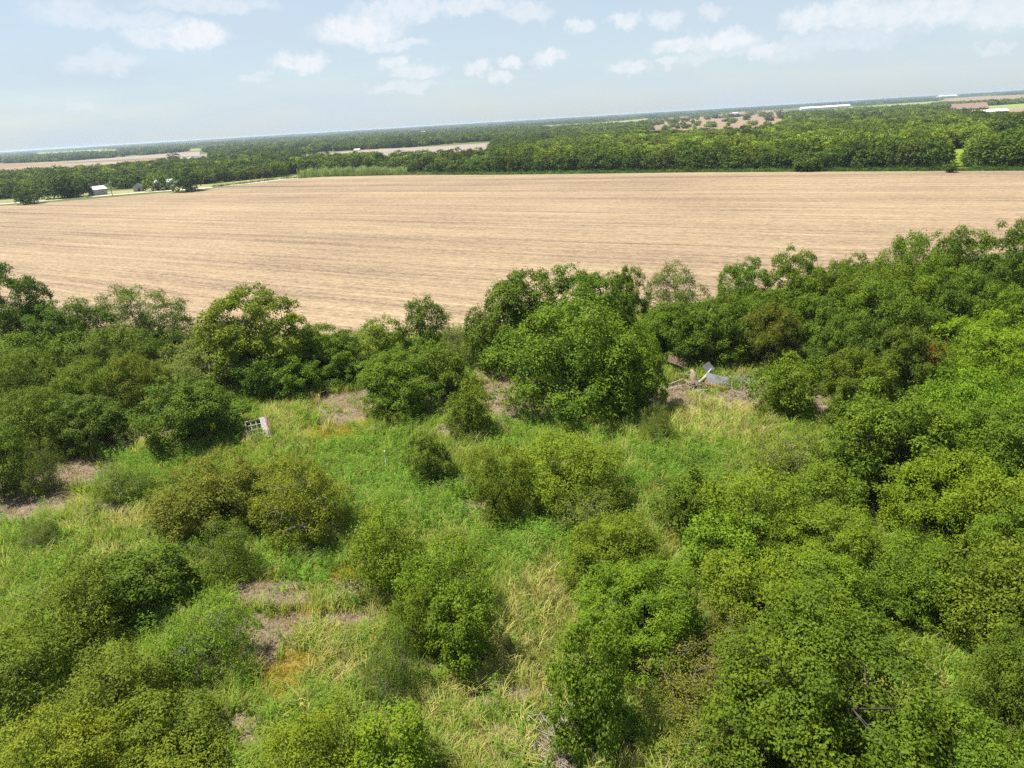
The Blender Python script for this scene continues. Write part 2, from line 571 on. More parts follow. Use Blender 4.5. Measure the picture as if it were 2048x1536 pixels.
def field_mat(name, c1, c2, c3, rowdir=.3, sc=.05):
    mt, t, out = new_mat(name)
    pos = t.add('ShaderNodeNewGeometry').outputs['Position']
    s_ = t.add('ShaderNodeVectorMath', operation='MULTIPLY', ins={0: pos, 1: (.25, 1, 1)}).outputs[0]
    n1 = t.noise(s_, sc, 6, .68)
    n2 = t.noise(pos, sc * .12, 3, .5)
    col = t.ramp(t.math('MULTIPLY_ADD', n2, .4, t.math('MULTIPLY', n1, .6)), [(.35, c1), (.5, c2), (.65, c3)])
    b = t.add('ShaderNodeBsdfPrincipled', ins={'Base Color': col, 'Roughness': .95, 'Specular IOR Level': .1})
    t.l.new(b.outputs[0], out.inputs[0])
    return mt


F_TAN = field_mat('far_tan_field', (.17, .12, .07), (.22, .16, .10), (.27, .20, .13))
F_PINK = field_mat('far_plough', (.19, .15, .125), (.24, .20, .165), (.29, .245, .205))
F_GREEN = field_mat('far_pasture', (.13, .17, .05), (.2, .24, .08), (.30, .28, .13))
F_LIME = field_mat('lime_meadow', (.10, .15, .015), (.16, .215, .02), (.20, .25, .04))
F_OLIVE = field_mat('verge_grass_ground', (.12, .13, .04), (.2, .2, .08), (.3, .27, .14))


def pxsheet(name, near, far, z, mat, label):
    return sheet(name, gp(*near), gp(*far), z, mat, label)


pxsheet('field', [(-200, 376), (0, 352), (160, 344), (330, 334), (420, 327)], [(-200, 342), (0, 328), (160, 322), (330, 313), (420, 308)], .5, F_TAN, 'tan field on the left beyond the roadside tree belt')
pxsheet('field', [(130, 327), (260, 320), (400, 313)], [(150, 323), (270, 313), (400, 303)], .9, F_PINK, 'pale pinkish ploughed field behind the left tan field')
pxsheet('field', [(580, 322), (700, 312), (860, 314), (985, 304)], [(600, 312), (720, 301), (860, 294), (985, 286)], .5, F_PINK, 'pale ploughed field between tree belts behind the cane')
pxsheet('field', [(1290, 262), (1400, 262), (1480, 262), (1560, 252)], [(1310, 238), (1420, 230), (1500, 223), (1570, 219)], .5, F_TAN, 'tan pasture dotted with trees before the white sheds')
pxsheet('field', [(1874, 334), (1915, 334), (1952, 334)], [(1880, 303), (1915, 300), (1950, 297)], .4, F_LIME, 'small lime green meadow opening inside the wood')
pxsheet('field', [(1960, 248), (2000, 244), (2060, 240), (2300, 228)], [(1960, 214), (2000, 211), (2060, 207), (2300, 195)], .5, F_GREEN, 'green pasture at the right edge behind the wood')
pxsheet('field', [(1960, 232), (2000, 233), (2060, 229), (2300, 216)], [(1985, 225), (2010, 221), (2060, 217), (2300, 204)], 1.0, F_TAN, 'tan strip across the green pasture at the right')
pxsheet('field', [(1870, 210), (1960, 207), (2060, 202), (2300, 188)], [(1880, 199), (1960, 194), (2060, 189.5), (2300, 175)], .8, F_TAN, 'wide tan hillside field at upper right near the horizon')
pxsheet('field', [(1690, 220), (1770, 218), (1870, 211)], [(1700, 214.5), (1780, 209), (1870, 203)], .6, F_GREEN, 'green strip field right of the white sheds')
pxsheet('field', [(1080, 258), (1200, 252), (1300, 244)], [(1080, 252), (1200, 245.5), (1300, 237)], .6, F_OLIVE, 'dull olive field in the middle distance')
pxsheet('field', [(380, 303), (430, 300)], [(380, 299), (430, 296)], .6, F_GREEN, 'thin green field strip in the far left belt')
pxsheet('field', [(60, 310), (200, 304), (240, 306)], [(70, 307), (200, 300), (240, 300)], .6, F_GREEN, 'thin green strip field at far left')

# road and verge on the left
RD = [(-260, 431), (0, 408.5), (100, 401), (200, 392), (300, 384), (400, 377.5), (480, 369), (560, 359.5), (600, 356)]
rd = np.array([gnd(x, y) for x, y in RD])
sheet('verge', [p + np.array([3, -3.2, 0]) for p in rd], [p + np.array([-8, 34, 0]) for p in rd], .06, F_OLIVE, 'mown grassy verge and yard along the pale road', 'verge')
dr = np.gradient(rd[:, :2], axis=0)
dr /= np.linalg.norm(dr, axis=1)[:, None]
nr = np.stack([-dr[:, 1], dr[:, 0]], -1)
sheet('road', [np.r_[p[:2] - n * 1.7, 0] for p, n in zip(rd, nr)], [np.r_[p[:2] + n * 2.2, 0] for p, n in zip(rd, nr)], .10, M['road'], 'pale caliche road along the left edge of the stubble field', 'road', nu=40, nv=4)
fr_ = np.array([gnd(x, y) for x, y in ((130, 331), (200, 327.5), (300, 326.5), (345, 326), (380, 325.5))])
sheet('road', [p - np.array([0, 4, 0]) for p in fr_], [p + np.array([0, 5, 0]) for p in fr_], .75, M['road'], 'far pale road leading to the white-roofed farmhouse', 'road', nu=10, nv=3)


# ------------------------------------------------------------------ foliage prototypes
def unit(v):
    return v / np.maximum(np.linalg.norm(v, axis=-1, keepdims=True), 1e-9)


def leaf_quads(P, A, N, L, W):
    """rhombic leaves: base P, axis A, normal N, length L, width W -> verts, faces"""
    S = unit(np.cross(N, A))
    L = L[:, None]
    W = W[:, None]
    fold = np.cross(A, S) * (W * .18)
    V = np.stack([P, P + A * L * .45 + S * W * .5 + fold, P + A * L, P + A * L * .45 - S * W * .5 + fold], 1).reshape(-1, 3)
    F = np.arange(len(P) * 4).reshape(-1, 4)
    return V, F


def make_crown(seed, a, b, lobes, clumps, twigs, per, tl, ll, lw, spread, mat, up=.35, droop=0.0, lobe_r=(.42, .60), low=-1.1, sparse=0.0, bark=None, trunk_r=.16, bark_twigs=0.0, spray=.16):
    g = np.random.default_rng(seed)
    # lobes fill a unit ball
    C, Rr = [], []
    for i in range(lobes):
        for _ in range(40):
            d = unit(g.normal(size=3)) * g.uniform(.22, .52)
            if i % 5 in (1, 3):                      # skirt lobes hang low and wide
                t_ = g.uniform(0, 2 * PI)
                q_ = g.uniform(.38, .6)
                d = np.array([math.cos(t_) * q_, math.sin(t_) * q_, g.uniform(-.62, -.25)])
            r = g.uniform(*lobe_r)
            if all(np.linalg.norm(d - c) > .32 * (r + q) for c, q in zip(C, Rr)):
                break
        C.append(d)
        Rr.append(r)
    C, Rr = np.array(C), np.array(Rr)
    pr = Rr ** 2 / np.sum(Rr ** 2)
    P, D = [], []
    tries = 0
    while len(P) < clumps and tries < clumps * 30:
        tries += 1
        k = g.choice(lobes, p=pr)
        d = unit(g.normal(size=3))
        if d[2] < low and g.random() < .8:
            continue
        p = C[k] + d * Rr[k] * g.uniform(.78, 1.06)
        q = np.linalg.norm(p - C, axis=1) < Rr * .72
        q[k] = False
        if q.any() and g.random() < .55:
            continue
        if np.linalg.norm(p * [1, 1, 1 if p[2] > 0 else .75]) > 1.06 or p[2] < -.97:
            continue
        P.append(p)
        D.append(unit(d * .7 + p * .6))
    P, D = np.array(P), np.array(D)
    S = np.array([a, a, b])
    Pw = P * S + np.array([0, 0, b])
    n = len(P)
    csh = g.normal(0, .16, n)                       # clump to clump tone
    # every clump is a small dome of leaves lit from above, with a few sprays growing out of it
    per_c = twigs * per
    rc = tl * g.uniform(.7, 1.25, n)
    axd = unit(D * .8 + np.array([0, 0, .55 + up * .5]))
    T = np.repeat(np.arange(n), per_c)
    d = unit(g.normal(size=(len(T), 3)))
    dt = np.sum(d * axd[T], 1)
    d = np.where((dt < -.15)[:, None], d - 2 * dt[:, None] * axd[T], d)
    spr = unit(axd[:, None, :] * .55 + g.normal(0, .6, (n, 7, 3)) + np.array([0, 0, up * .4]))
    on = g.random(len(T)) < spray
    d = np.where(on[:, None], unit(spr[T, g.integers(0, 7, len(T))] + g.normal(0, .09, (len(T), 3))), d)
    rr = np.where(on, g.uniform(.7, 1.75, len(T)), g.uniform(.68, 1.06, len(T))) * rc[T]
    pos = Pw[T] + d * rr[:, None] * np.array([1, 1, .82]) + g.normal(0, spread, (len(T), 3))
    pos[:, 2] -= droop * np.maximum(rr - rc[T] * .7, 0) * 1.2
    N = unit(d * .75 + np.array([0, 0, .4]) + g.normal(0, .32, (len(T), 3)))
    A = unit(np.cross(N, g.normal(size=(len(T), 3))) + d * .35 + np.array([0, 0, -.2 - droop]))
    keep = pos[:, 2] > .04
    if sparse:
        keep &= g.random(len(T)) > sparse
    pos, A, N, Tk = pos[keep], A[keep], N[keep], T[keep]
    L = ll * g.uniform(.55, 1.4, len(pos))
    W = lw * g.uniform(.6, 1.3, len(pos))
    V, F = leaf_quads(pos, A, N, L, W)
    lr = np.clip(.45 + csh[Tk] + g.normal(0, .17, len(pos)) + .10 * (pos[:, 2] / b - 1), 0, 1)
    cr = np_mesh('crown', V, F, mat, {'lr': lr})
    # trunk and limbs
    mb = MB()
    Cw = C * S + np.array([0, 0, b])
    fork = np.array([g.normal(0, .06 * a), g.normal(0, .06 * a), b * g.uniform(.28, .5)])
    mb.tube([(0, 0, -.3), tuple(fork * [.3, .3, .5]), tuple(fork)], [trunk_r * 1.25, trunk_r, trunk_r * .85], 7)
    for c, r in zip(Cw, Rr):
        mid = fork * .45 + c * .55 + g.normal(0, .06 * a, 3)
        mb.tube([fork, mid, c], [trunk_r * .55, trunk_r * .34, trunk_r * .14], 5)
    for i in g.permutation(n)[:int(n * (.12 if not bark_twigs else .7))]:
        k = np.argmin(np.linalg.norm(Cw - Pw[i], axis=1))
        mid = (Cw[k] + Pw[i]) / 2 + g.normal(0, .04 * a, 3)
        mb.tube([Cw[k], mid, Pw[i]], [trunk_r * .2, trunk_r * .14, trunk_r * .07], 3, False)
    if bark_twigs:
        for i in g.permutation(n * 7)[:int(n * 7 * bark_twigs)]:
            c_ = Pw[i // 7]
            mb.tube([c_, c_ + spr[i // 7, i % 7] * rc[i // 7] * 1.6], [.016, .007], 3, False)
    tr = mb.mesh('trunk', bark or M['bark'], True)
    return cr, tr, a, b


LF = M['leaf']
PROTO = {
    'N': [make_crown(400 + i, 4.2, 3.9, 13, 330, 12, 17, .52, .125, .085, .04, LF, trunk_r=.2, spray=.22) for i in range(2)],
    'B': [make_crown(100 + i, 4.2, 3.9, 12, 230, 11, 16, .56, .165, .105, .05, LF, trunk_r=.2) for i in range(4)],
    'F': [make_crown(120 + i, 4.2, 3.4, 12, 230, 12, 13, .56, .17, .08, .06, LF, up=.5, trunk_r=.17, spray=.3) for i in range(3)],
    'b': [make_crown(140 + i, 2.1, 2.3, 10, 140, 8, 12, .37, .13, .085, .04, LF, up=.4, trunk_r=.09, spray=.2) for i in range(4)],
    'f': [make_crown(160 + i, 2.3, 1.9, 10, 150, 9, 11, .38, .125, .06, .05, LF, up=.6, trunk_r=.08, spray=.36) for i in range(4)],
    's': [make_crown(180 + i, 2.3, 1.9, 9, 115, 9, 10, .42, .115, .05, .06, LF, up=.6, trunk_r=.08, bark=M['bark_pale'], bark_twigs=.2, spray=.5) for i in range(2)],
    'S': [make_crown(190 + i, 4.0, 3.6, 11, 180, 11, 12, .58, .16, .08, .08, LF, up=.5, trunk_r=.16, bark=M['bark_pale'], bark_twigs=.2, spray=.32) for i in range(2)],
    'w': [make_crown(200 + i, 4.2, 3.6, 11, 200, 12, 13, .62, .24, .055, .06, LF, up=.35, droop=.35, trunk_r=.17, spray=.5) for i in range(2)],
    'u': [make_crown(210, 1.0, 2.6, 6, 46, 4, 9, .35, .16, .09, .07, LF, up=.8, trunk_r=.06, sparse=.3, bark=M['bark_pale'], bark_twigs=.5, spray=.5)],
    'D': [make_crown(220 + i, 4.6, 4.8, 11, 110, 4, 6, .85, .62, .45, .1, LF, trunk_r=.22, spray=.12) for i in range(6)],
}
ZOOM_BIG = {'b': 'B', 'f': 'F', 's': 'S'}

_tn = [0]
GAIN = 1.46
MEAN_T = (.070, .116, .0135)


def fit_box(x0, x1, y0, y1, hmax=13.0, hmin=1.0):
    """ground range, half width and height of a ground-standing ellipsoid crown seen in that image box"""
    xc, yc = (x0 + x1) / 2, (y0 + y1) / 2
    d = ray(xc, yc)
    tn = -d[2] / math.hypot(d[0], d[1])
    dl = math.atan(tn)
    gmax = CAM_H / tn
    depth_per = lambda g_: (at_range(xc, yc, g_) - CPOS) @ fw
    lo, hi = max(8, (CAM_H - hmax / 2) / tn), (CAM_H - hmin / 2) / tn
    for _ in range(40):
        g_ = (lo + hi) / 2
        dep = depth_per(g_)
        a = (x1 - x0) / 2 * dep / FPX
        b = CAM_H - g_ * tn
        e = math.sqrt((a * math.sin(dl)) ** 2 + (b * math.cos(dl)) ** 2)
        et = (y1 - y0) / 2 * dep / FPX
        if e > et:
            lo = g_
        else:
            hi = g_
    p = at_range(xc, yc, g_)
    return p[0], p[1], a, CAM_H - g_ * tn


def place_tree(kind, x, y, a, b, tint, name, label, cat, group=None, rot=None, proto=None):
    big = kind
    if kind in ZOOM_BIG and a > 2.9:
        big = ZOOM_BIG[kind]
    L = PROTO[big]
    pi = _tn[0] % len(L) if proto is None else proto
    _tn[0] += 1
    cr, tr, pa, pb = L[pi]
    g = np.random.default_rng(int(1000 + _tn[0]))
    z = float(ground_z(x, y))
    e = empty(name, (x, y, z - .05), g.uniform(0, 6.28) if rot is None else rot)
    tag(e, label, cat, group)
    o = link(bpy.data.objects.new('trunk', tr), e)
    c = link(bpy.data.objects.new('crown', cr), e)
    tint = [t_ * .66 + m_ * .34 for t_, m_ in zip(tint, MEAN_T)] if kind != 'D' else tint
    k = g.uniform(.93, 1.07, 3) * (1 + .12 * (g.random() - .5))
    c.color = (tint[0] * k[0] * GAIN * 1.08, tint[1] * k[1] * GAIN, tint[2] * k[2] * GAIN * .75, 1)
    for q in (o, c):
        q.scale = (a / pa, a / pa, b / pb)
    return e


dk, md, br = (.040, .078, .011), (.058, .104, .012), (.080, .137, .013)
ye, ol, gy = (.108, .138, .015), (.068, .088, .017), (.088, .100, .045)
li, og, do = (.105, .17, .011), (.135, .125, .012), (.050, .070, .014)

# kind, image box of the crown, leaf colour, label
TREES = [
    # along the near edge of the stubble field, left to right
    ('B', -60, 110, 530, 745, dk, 'dark green tree at the left frame edge, tallest against the stubble field'),
    ('B', 60, 225, 585, 745, dk, 'dark broad tree just right of the tallest tree at the left edge'),
    ('S', 190, 372, 562, 715, (.058, .092, .018), 'greyish thin-topped tree with field showing through, left of the round bright tree'),
    ('b', 300, 378, 640, 725, dk, 'low dark bush at the right foot of the greyish thin-topped tree'),
    ('B', 392, 612, 563, 775, (.082, .128, .012), 'big round bright green tree standing against the stubble field on the left'),
    ('b', 585, 660, 650, 770, md, 'bush directly right of the round bright tree at the field edge'),
    ('b', 640, 735, 652, 760, dk, 'dark bush at the field edge left of two small upright trees'),
    ('b', 718, 815, 616, 735, br, 'small bright upright tree at the field edge, left of the taller one'),
    ('b', 805, 888, 583, 715, (.05, .1, .016), 'small upright tree at the field edge beside the thin sapling'),
    ('s', 880, 955, 640, 735, gy, 'sparse grey-green bush right of the thin sapling'),
    ('b', 925, 1005, 600, 735, md, 'open bush against the left side of the great clump'),
    ('B', 950, 1140, 527, 740, (.055, .102, .013), 'tall tree forming the upper left of the great central clump'),
    ('B', 1070, 1265, 526, 730, md, 'tree behind the crown of the great central tree'),
    ('F', 985, 1270, 580, 832, (.067, .115, .013), 'great central spreading tree with dark shaded skirt'),
    ('B', 1180, 1336, 636, 826, (.072, .132, .012), 'bright tree at the right side of the great central tree'),
    ('B', 1205, 1300, 524, 690, md, 'tree top poking above the great clump against the field'),
    ('S', 1285, 1405, 520, 700, (.062, .1, .018), 'tree with pale bare limbs showing, right end of the great clump'),
    ('B', 1265, 1400, 600, 728, md, 'dark-sided tree right of the great central tree above the debris'),
    ('B', 1360, 1510, 580, 733, (.052, .095, .012), 'dark rounded tree directly above the debris pile'),
    ('f', 1475, 1600, 602, 740, (.083, .095, .018), 'olive brown tree above the lone bush'),
    ('B', 1425, 1545, 518, 660, md, 'tree at the left end of the right-hand wood against the field'),
    ('B', 1530, 1665, 487, 670, (.05, .095, .011), 'tall dark tree with knobbly top in the right-hand wood'),
    ('B', 1575, 1720, 570, 720, dk, 'shaded tree in front of the knobbly-topped tree'),
    ('B', 1460, 1600, 570, 720, md, 'tree between the olive brown tree and the knobbly-topped tree'),
    ('B', 1590, 1750, 530, 690, (.062, .108, .012), 'tree low in the dip of the right-hand wood skyline'),
    ('B', 1700, 1850, 515, 690, (.066, .112, .013), 'tree below the light green tree of the right-hand wood'),
    ('B', 1820, 1980, 515, 690, (.055, .098, .012), 'tree in front of the tall dark tree at upper right'),
    ('B', 1940, 2110, 560, 740, (.06, .105, .012), 'tree at the right edge right behind the lime feathery tree'),
    ('B', 1640, 1800, 690, 850, (.058, .1, .013), 'shaded tree right behind the large dark-bellied tree'),
    ('F', 1760, 1960, 770, 970, (.085, .135, .013), 'bright tree between the dark-bellied tree and the right edge'),
    ('f', 1400, 1590, 1090, 1270, (.09, .135, .014), 'bush right of the bright leafy bush in the right thicket'),
    ('N', 1950, 2170, 1010, 1240, (.07, .11, .014), 'leafy tree at the right edge above the lower right corner'),
    ('F', -60, 150, 640, 800, (.055, .09, .013), 'broad dark bush at the left edge below the tallest tree'),
    ('F', 140, 330, 640, 790, (.062, .1, .014), 'bush below the greyish thin-topped tree'),
    ('f', -20, 140, 760, 910, (.07, .1, .015), 'rounded bush at the left edge, lowest of the left thicket'),
    ('b', 560, 690, 640, 765, (.06, .11, .013), 'rounded bush filling the gap right of the round bright tree'),
    ('B', 1640, 1745, 508, 660, md, 'low-topped tree right of the knobbly-topped tree'),
    ('F', 1735, 1870, 453, 650, br, 'light green tree rising right of the dip in the right-hand wood'),
    ('B', 1850, 1990, 436, 620, (.05, .092, .011), 'tall dark tree at upper right against the field'),
    ('B', 1960, 2110, 432, 640, dk, 'tallest dark tree at the right frame edge'),
    ('F', 1690, 1860, 545, 720, (.062, .1, .016), 'grey-green broad tree in the middle of the right-hand wood'),
    ('B', 1860, 2010, 540, 700, dk, 'dark tree behind the lime feathery tree'),
    ('B', 1615, 1765, 610, 780, (.05, .088, .014), 'dark tree with bluish leaves right of the olive brown tree'),
    ('B', 1735, 1880, 640, 800, dk, 'dark tree left of the orange dead sprig'),
    ('w', 1850, 2075, 605, 790, li, 'lime green feathery tree near the right edge'),
    ('b', 1512, 1628, 678, 836, (.068, .118, .012), 'lone round bush standing right of the debris pile'),
    # right hand mass in front
    ('B', 1645, 1905, 742, 1010, (.055, .098, .012), 'large dark-bellied tree right of the clearing'),
    ('F', 1840, 2060, 700, 930, br, 'bright broad tree at the right edge below the feathery lime tree'),
    ('B', 1900, 2100, 800, 1010, md, 'mid green tree at the right edge behind the yellow-green bushes'),
    ('f', 1790, 2010, 890, 1110, (.110, .152, .014), 'yellow-green bushy tree at right below the dark-bellied tree'),
    ('f', 1930, 2120, 930, 1150, (.1, .145, .014), 'yellow-green tree at the right edge beside its twin'),
    ('s', 1500, 1660, 835, 985, (.092, .122, .02), 'soft olive bush left of the dark-bellied tree'),
    ('f', 1555, 1725, 920, 1070, (.078, .115, .016), 'bush below the soft olive bush, left of the bare earth spot'),
    ('b', 1310, 1440, 905, 1080, (.05, .092, .013), 'dark upright bush in the middle right thicket'),
    ('f', 1400, 1590, 930, 1110, (.1, .145, .014), 'bright yellowish bush right of the dark upright bush'),
    ('b', 1370, 1530, 1010, 1180, (.085, .15, .013), 'fresh green bush below the dark upright bush'),
    ('f', 1120, 1330, 1000, 1190, (.085, .13, .014), 'light green spreading bush at the left of the middle right thicket'),
    ('N', 1150, 1400, 1110, 1330, (.08, .14, .013), 'bright leafy bush above the narrow dark shrub'),
    ('f', 1540, 1760, 1000, 1180, (.085, .13, .014), 'yellowish bush in the middle of the right thicket'),
    ('f', 1700, 1930, 1030, 1230, (.07, .108, .015), 'grey-green bush left of the lower right wood'),
    ('f', 1880, 2110, 1070, 1300, (.08, .115, .015), 'broad bush at the right edge, mid lower height'),
    ('f', 1500, 1760, 1090, 1300, (.08, .122, .014), 'twiggy bush behind the big foreground tree'),
    ('N', 1960, 2220, 1210, 1500, (.048, .09, .012), 'dark tree in the lower right corner beyond the big foreground tree'),
    ('N', 1440, 1890, 1190, 1640, (.052, .096, .012), 'big leafy foreground tree at lower right'),
    ('N', 1740, 2110, 1400, 1780, (.056, .095, .012), 'nearest treetop in the bottom right corner'),
    ('b', 1098, 1262, 1200, 1490, (.058, .118, .015), 'narrow dark green shrub at the bottom centre right'),
    ('s', 1270, 1470, 1270, 1440, (.085, .1, .026), 'thin twiggy shrub right of the narrow dark green shrub'),
    ('s', 1330, 1580, 1380, 1570, (.085, .105, .026), 'thin grey-green shrub at the bottom edge left of the big foreground tree'),
    ('s', 1400, 1560, 1210, 1350, (.08, .1, .02), 'thin bush between the bright leafy bush and the big foreground tree'),
    # middle
    ('b', 890, 978, 738, 880, (.07, .118, .014), 'upright oval bush beside the bare path left of the great tree'),
    ('b', 808, 900, 848, 968, (.052, .09, .014), 'dark small bush standing alone amid green weeds'),
    ('b', 715, 880, 690, 828, (.062, .108, .013), 'dense bush left of the upright oval bush, over dry grass'),
    ('b', 820, 935, 672, 790, md, 'bush between the dense bush and the great central tree'),
    ('f', 1040, 1245, 848, 1025, (.108, .140, .014), 'yellow-green broad bush in the centre of the clearing'),
    ('f', 932, 1050, 880, 1045, (.075, .115, .014), 'green bush at the left of the yellow-green broad bush'),
    ('s', 1110, 1250, 960, 1080, (.085, .1, .028), 'grey thin bush in front of the yellow-green broad bush'),
    ('s', 1280, 1342, 800, 885, (.095, .12, .02), 'little brown-footed bush below the debris pile'),
    ('f', 690, 850, 1010, 1200, (.088, .142, .013), 'light green bush left of the centre bottom group'),
    ('f', 790, 960, 1070, 1250, (.068, .122, .015), 'bush in the middle of the centre bottom group'),
    ('b', 855, 1000, 1140, 1335, (.062, .112, .013), 'bright green bush at the right of the centre bottom group'),
    ('f', 775, 905, 1150, 1300, (.06, .105, .014), 'darker bush between the light green bush and the bright green bush at lower centre'),
    ('s', 725, 835, 1245, 1395, (.055, .098, .018), 'thin dark shrub at the lower left of the centre bottom group'),
    ('s', 840, 1000, 1050, 1140, (.08, .12, .02), 'low sparse bush behind the centre bottom group'),
    # left
    ('B', 272, 470, 738, 894, (.053, .085, .014), 'dense dark olive tree beside the collapsed tin roof'),
    ('S', 305, 490, 668, 790, (.085, .1, .032), 'grey half-bare tree behind the dense dark olive tree'),
    ('b', 535, 635, 690, 795, (.066, .115, .013), 'bush at the lower right of the round bright tree'),
    ('b', 610, 725, 680, 770, md, 'bush between the round bright tree and the dense bush'),
    ('b', 470, 560, 700, 800, dk, 'shaded bush below the round bright tree'),
    ('f', 215, 335, 690, 835, (.082, .1, .018), 'olive brown bush left of the dense dark olive tree'),
    ('F', 100, 255, 690, 850, (.075, .118, .014), 'bright bush in the middle of the left thicket'),
    ('f', -30, 130, 690, 850, (.068, .095, .016), 'olive bush at the left edge of the left thicket'),
    ('b', 90, 240, 775, 905, (.05, .085, .013), 'dark bush at the front of the left thicket'),
    ('b', -50, 60, 830, 985, (.055, .088, .014), 'dark tree at the left frame edge beside the bare strip'),
    ('s', 30, 118, 860, 985, (.075, .105, .018), 'lighter bush beside the bare strip at left'),
    ('s', 185, 300, 915, 1010, (.09, .13, .017), 'pale fresh bush on the grass slope at left'),
    ('f', 300, 530, 880, 1070, (.085, .098, .018), 'wide olive bush in front of the dense dark olive tree'),
    ('f', 480, 640, 893, 1020, (.078, .105, .016), 'bush in front of the collapsed tin roof'),
    ('s', 500, 685, 905, 1090, (.112, .118, .013), 'orange-yellow bush left of the green weeds'),
    ('s', 380, 500, 1030, 1160, (.078, .128, .015), 'fresh green small bush below the wide olive bush'),
    ('b', 190, 375, 1065, 1225, (.050, .082, .013), 'dark olive bush in the lower left thicket'),
    ('f', 60, 240, 1110, 1290, (.092, .108, .016), 'olive yellow bush left of the dark olive bush'),
    ('s', 320, 500, 1170, 1345, (.085, .145, .013), 'airy bright bush casting a shadow on the bare ground at lower left'),
    ('s', 35, 118, 1035, 1105, (.055, .08, .015), 'little dark bush on the grass near the left edge'),
    ('f', -60, 150, 1230, 1420, (.085, .108, .016), 'olive bush in the lower left corner mass, upper one'),
    ('f', 120, 330, 1270, 1450, (.075, .098, .016), 'olive bush right of the upper lower-left corner bush'),
    ('b', 240, 420, 1350, 1530, (.06, .1, .014), 'dark green bush at the right end of the lower left corner mass'),
    ('f', 10, 230, 1400, 1600, (.098, .132, .014), 'yellow-green bush at the bottom left corner'),
    ('f', 190, 430, 1450, 1640, (.088, .122, .014), 'bush cut by the bottom edge left of the bare grey spot'),
    ('f', 530, 740, 1390, 1600, (.115, .162, .013), 'yellow-green bush at the bottom edge left of centre'),
    ('b', 690, 870, 1400, 1600, (.085, .14, .014), 'bright bush at the bottom edge right of the yellow-green one'),
]
for (k, x0, x1, y0, y1, tint, lab) in TREES:
    X, Y, a, b = fit_box(x0, x1, y0, y1)
    a *= 1.05
    shrub = (2 * b < 4.6)
    place_tree(k, X, Y, a * 1.02, b * 1.0, tint, 'shrub' if shrub else 'tree', lab, 'shrub' if shrub else 'tree', 'scrub trees and bushes on the old field')
p = gnd(893, 688)
place_tree('u', p[0], p[1], 1.2, 2.5, (.1, .17, .03), 'sapling', 'thin nearly bare sapling standing out against the stubble field', 'tree')

# ------------------------------------------------------------------ trees one can tell apart along the far side of the field
def walk(P, step, off, jit, g):
    P = np.array([p[:2] for p in P])
    s = np.r_[0, np.cumsum(np.hypot(*np.diff(P, axis=0).T))]
    tt = np.arange(step * g.random(), s[-1], step)
    tt = tt + g.normal(0, step * .22, len(tt))
    x, y = np.interp(tt, s, P[:, 0]), np.interp(tt, s, P[:, 1])
    x2, y2 = np.interp(tt + 1, s, P[:, 0]), np.interp(tt + 1, s, P[:, 1])
    n = np.stack([-(y2 - y), x2 - x], -1)
    n /= np.maximum(np.linalg.norm(n, axis=1, keepdims=True), 1e-6)
    n[n[:, 1] < 0] *= -1
    return np.stack([x, y], -1) + n * (off + g.normal(0, jit, len(tt)))[:, None]


fg = np.random.default_rng(31)
FT = [(.036, .066, .012), (.042, .076, .012), (.055, .09, .012), (.075, .115, .013), (.05, .07, .018), (.095, .135, .014), (.045, .085, .014)]


def far_tree(xy, a, h, tint, label, group, name='tree'):
    return place_tree('D', xy[0], xy[1], a, h / 2, tint, name, label, 'tree', group)


LEFT = gp((-120, 408), (0, 399), (100, 391), (200, 383), (300, 376), (400, 369), (500, 360), (590, 352))
n_far = 0
for row, (off, hh, lab) in enumerate(((6, 8.5, 'roadside tree in the belt behind the left road'), (15, 8.2, 'tree in the second rank of the belt behind the left road'))):
    for q in walk(LEFT, 8.0, off, 1.6, fg):
        px, py, _ = project([[q[0], q[1], 0]])
        if row == 0 and (150 < px[0] < 240 or 258 < px[0] < 312):
            continue                                 # the sheds and the house stand here
        if row == 1 and 300 < px[0] < 352:
            continue
        k_ = int(np.searchsorted([60, 150, 250, 350, 450], px[0]))
        lab = ('front' if row == 0 else 'rear') + ' tree of the roadside belt, ' + ('near the left frame edge', 'around the broad dark tree', 'around the white-roofed shed', 'around the small grey shed and house', 'right of the hidden house', 'towards the cane stands')[k_]
        far_tree(q, fg.uniform(4.6, 6.6), hh * fg.uniform(.8, 1.2), FT[fg.integers(0, 5)], lab, 'roadside belt trees')
        n_far += 1
RIGHT = gp((806, 348), (1000, 348), (1400, 343), (2048, 340), (2200, 340))
ORD = ('first', 'second', 'third', 'fourth', 'fifth', 'sixth', 'seventh', 'eighth', 'ninth', 'tenth', 'eleventh', 'twelfth', 'thirteenth', 'fourteenth', 'fifteenth', 'sixteenth', 'seventeenth', 'eighteenth', 'nineteenth', 'twentieth')
front_n = 0
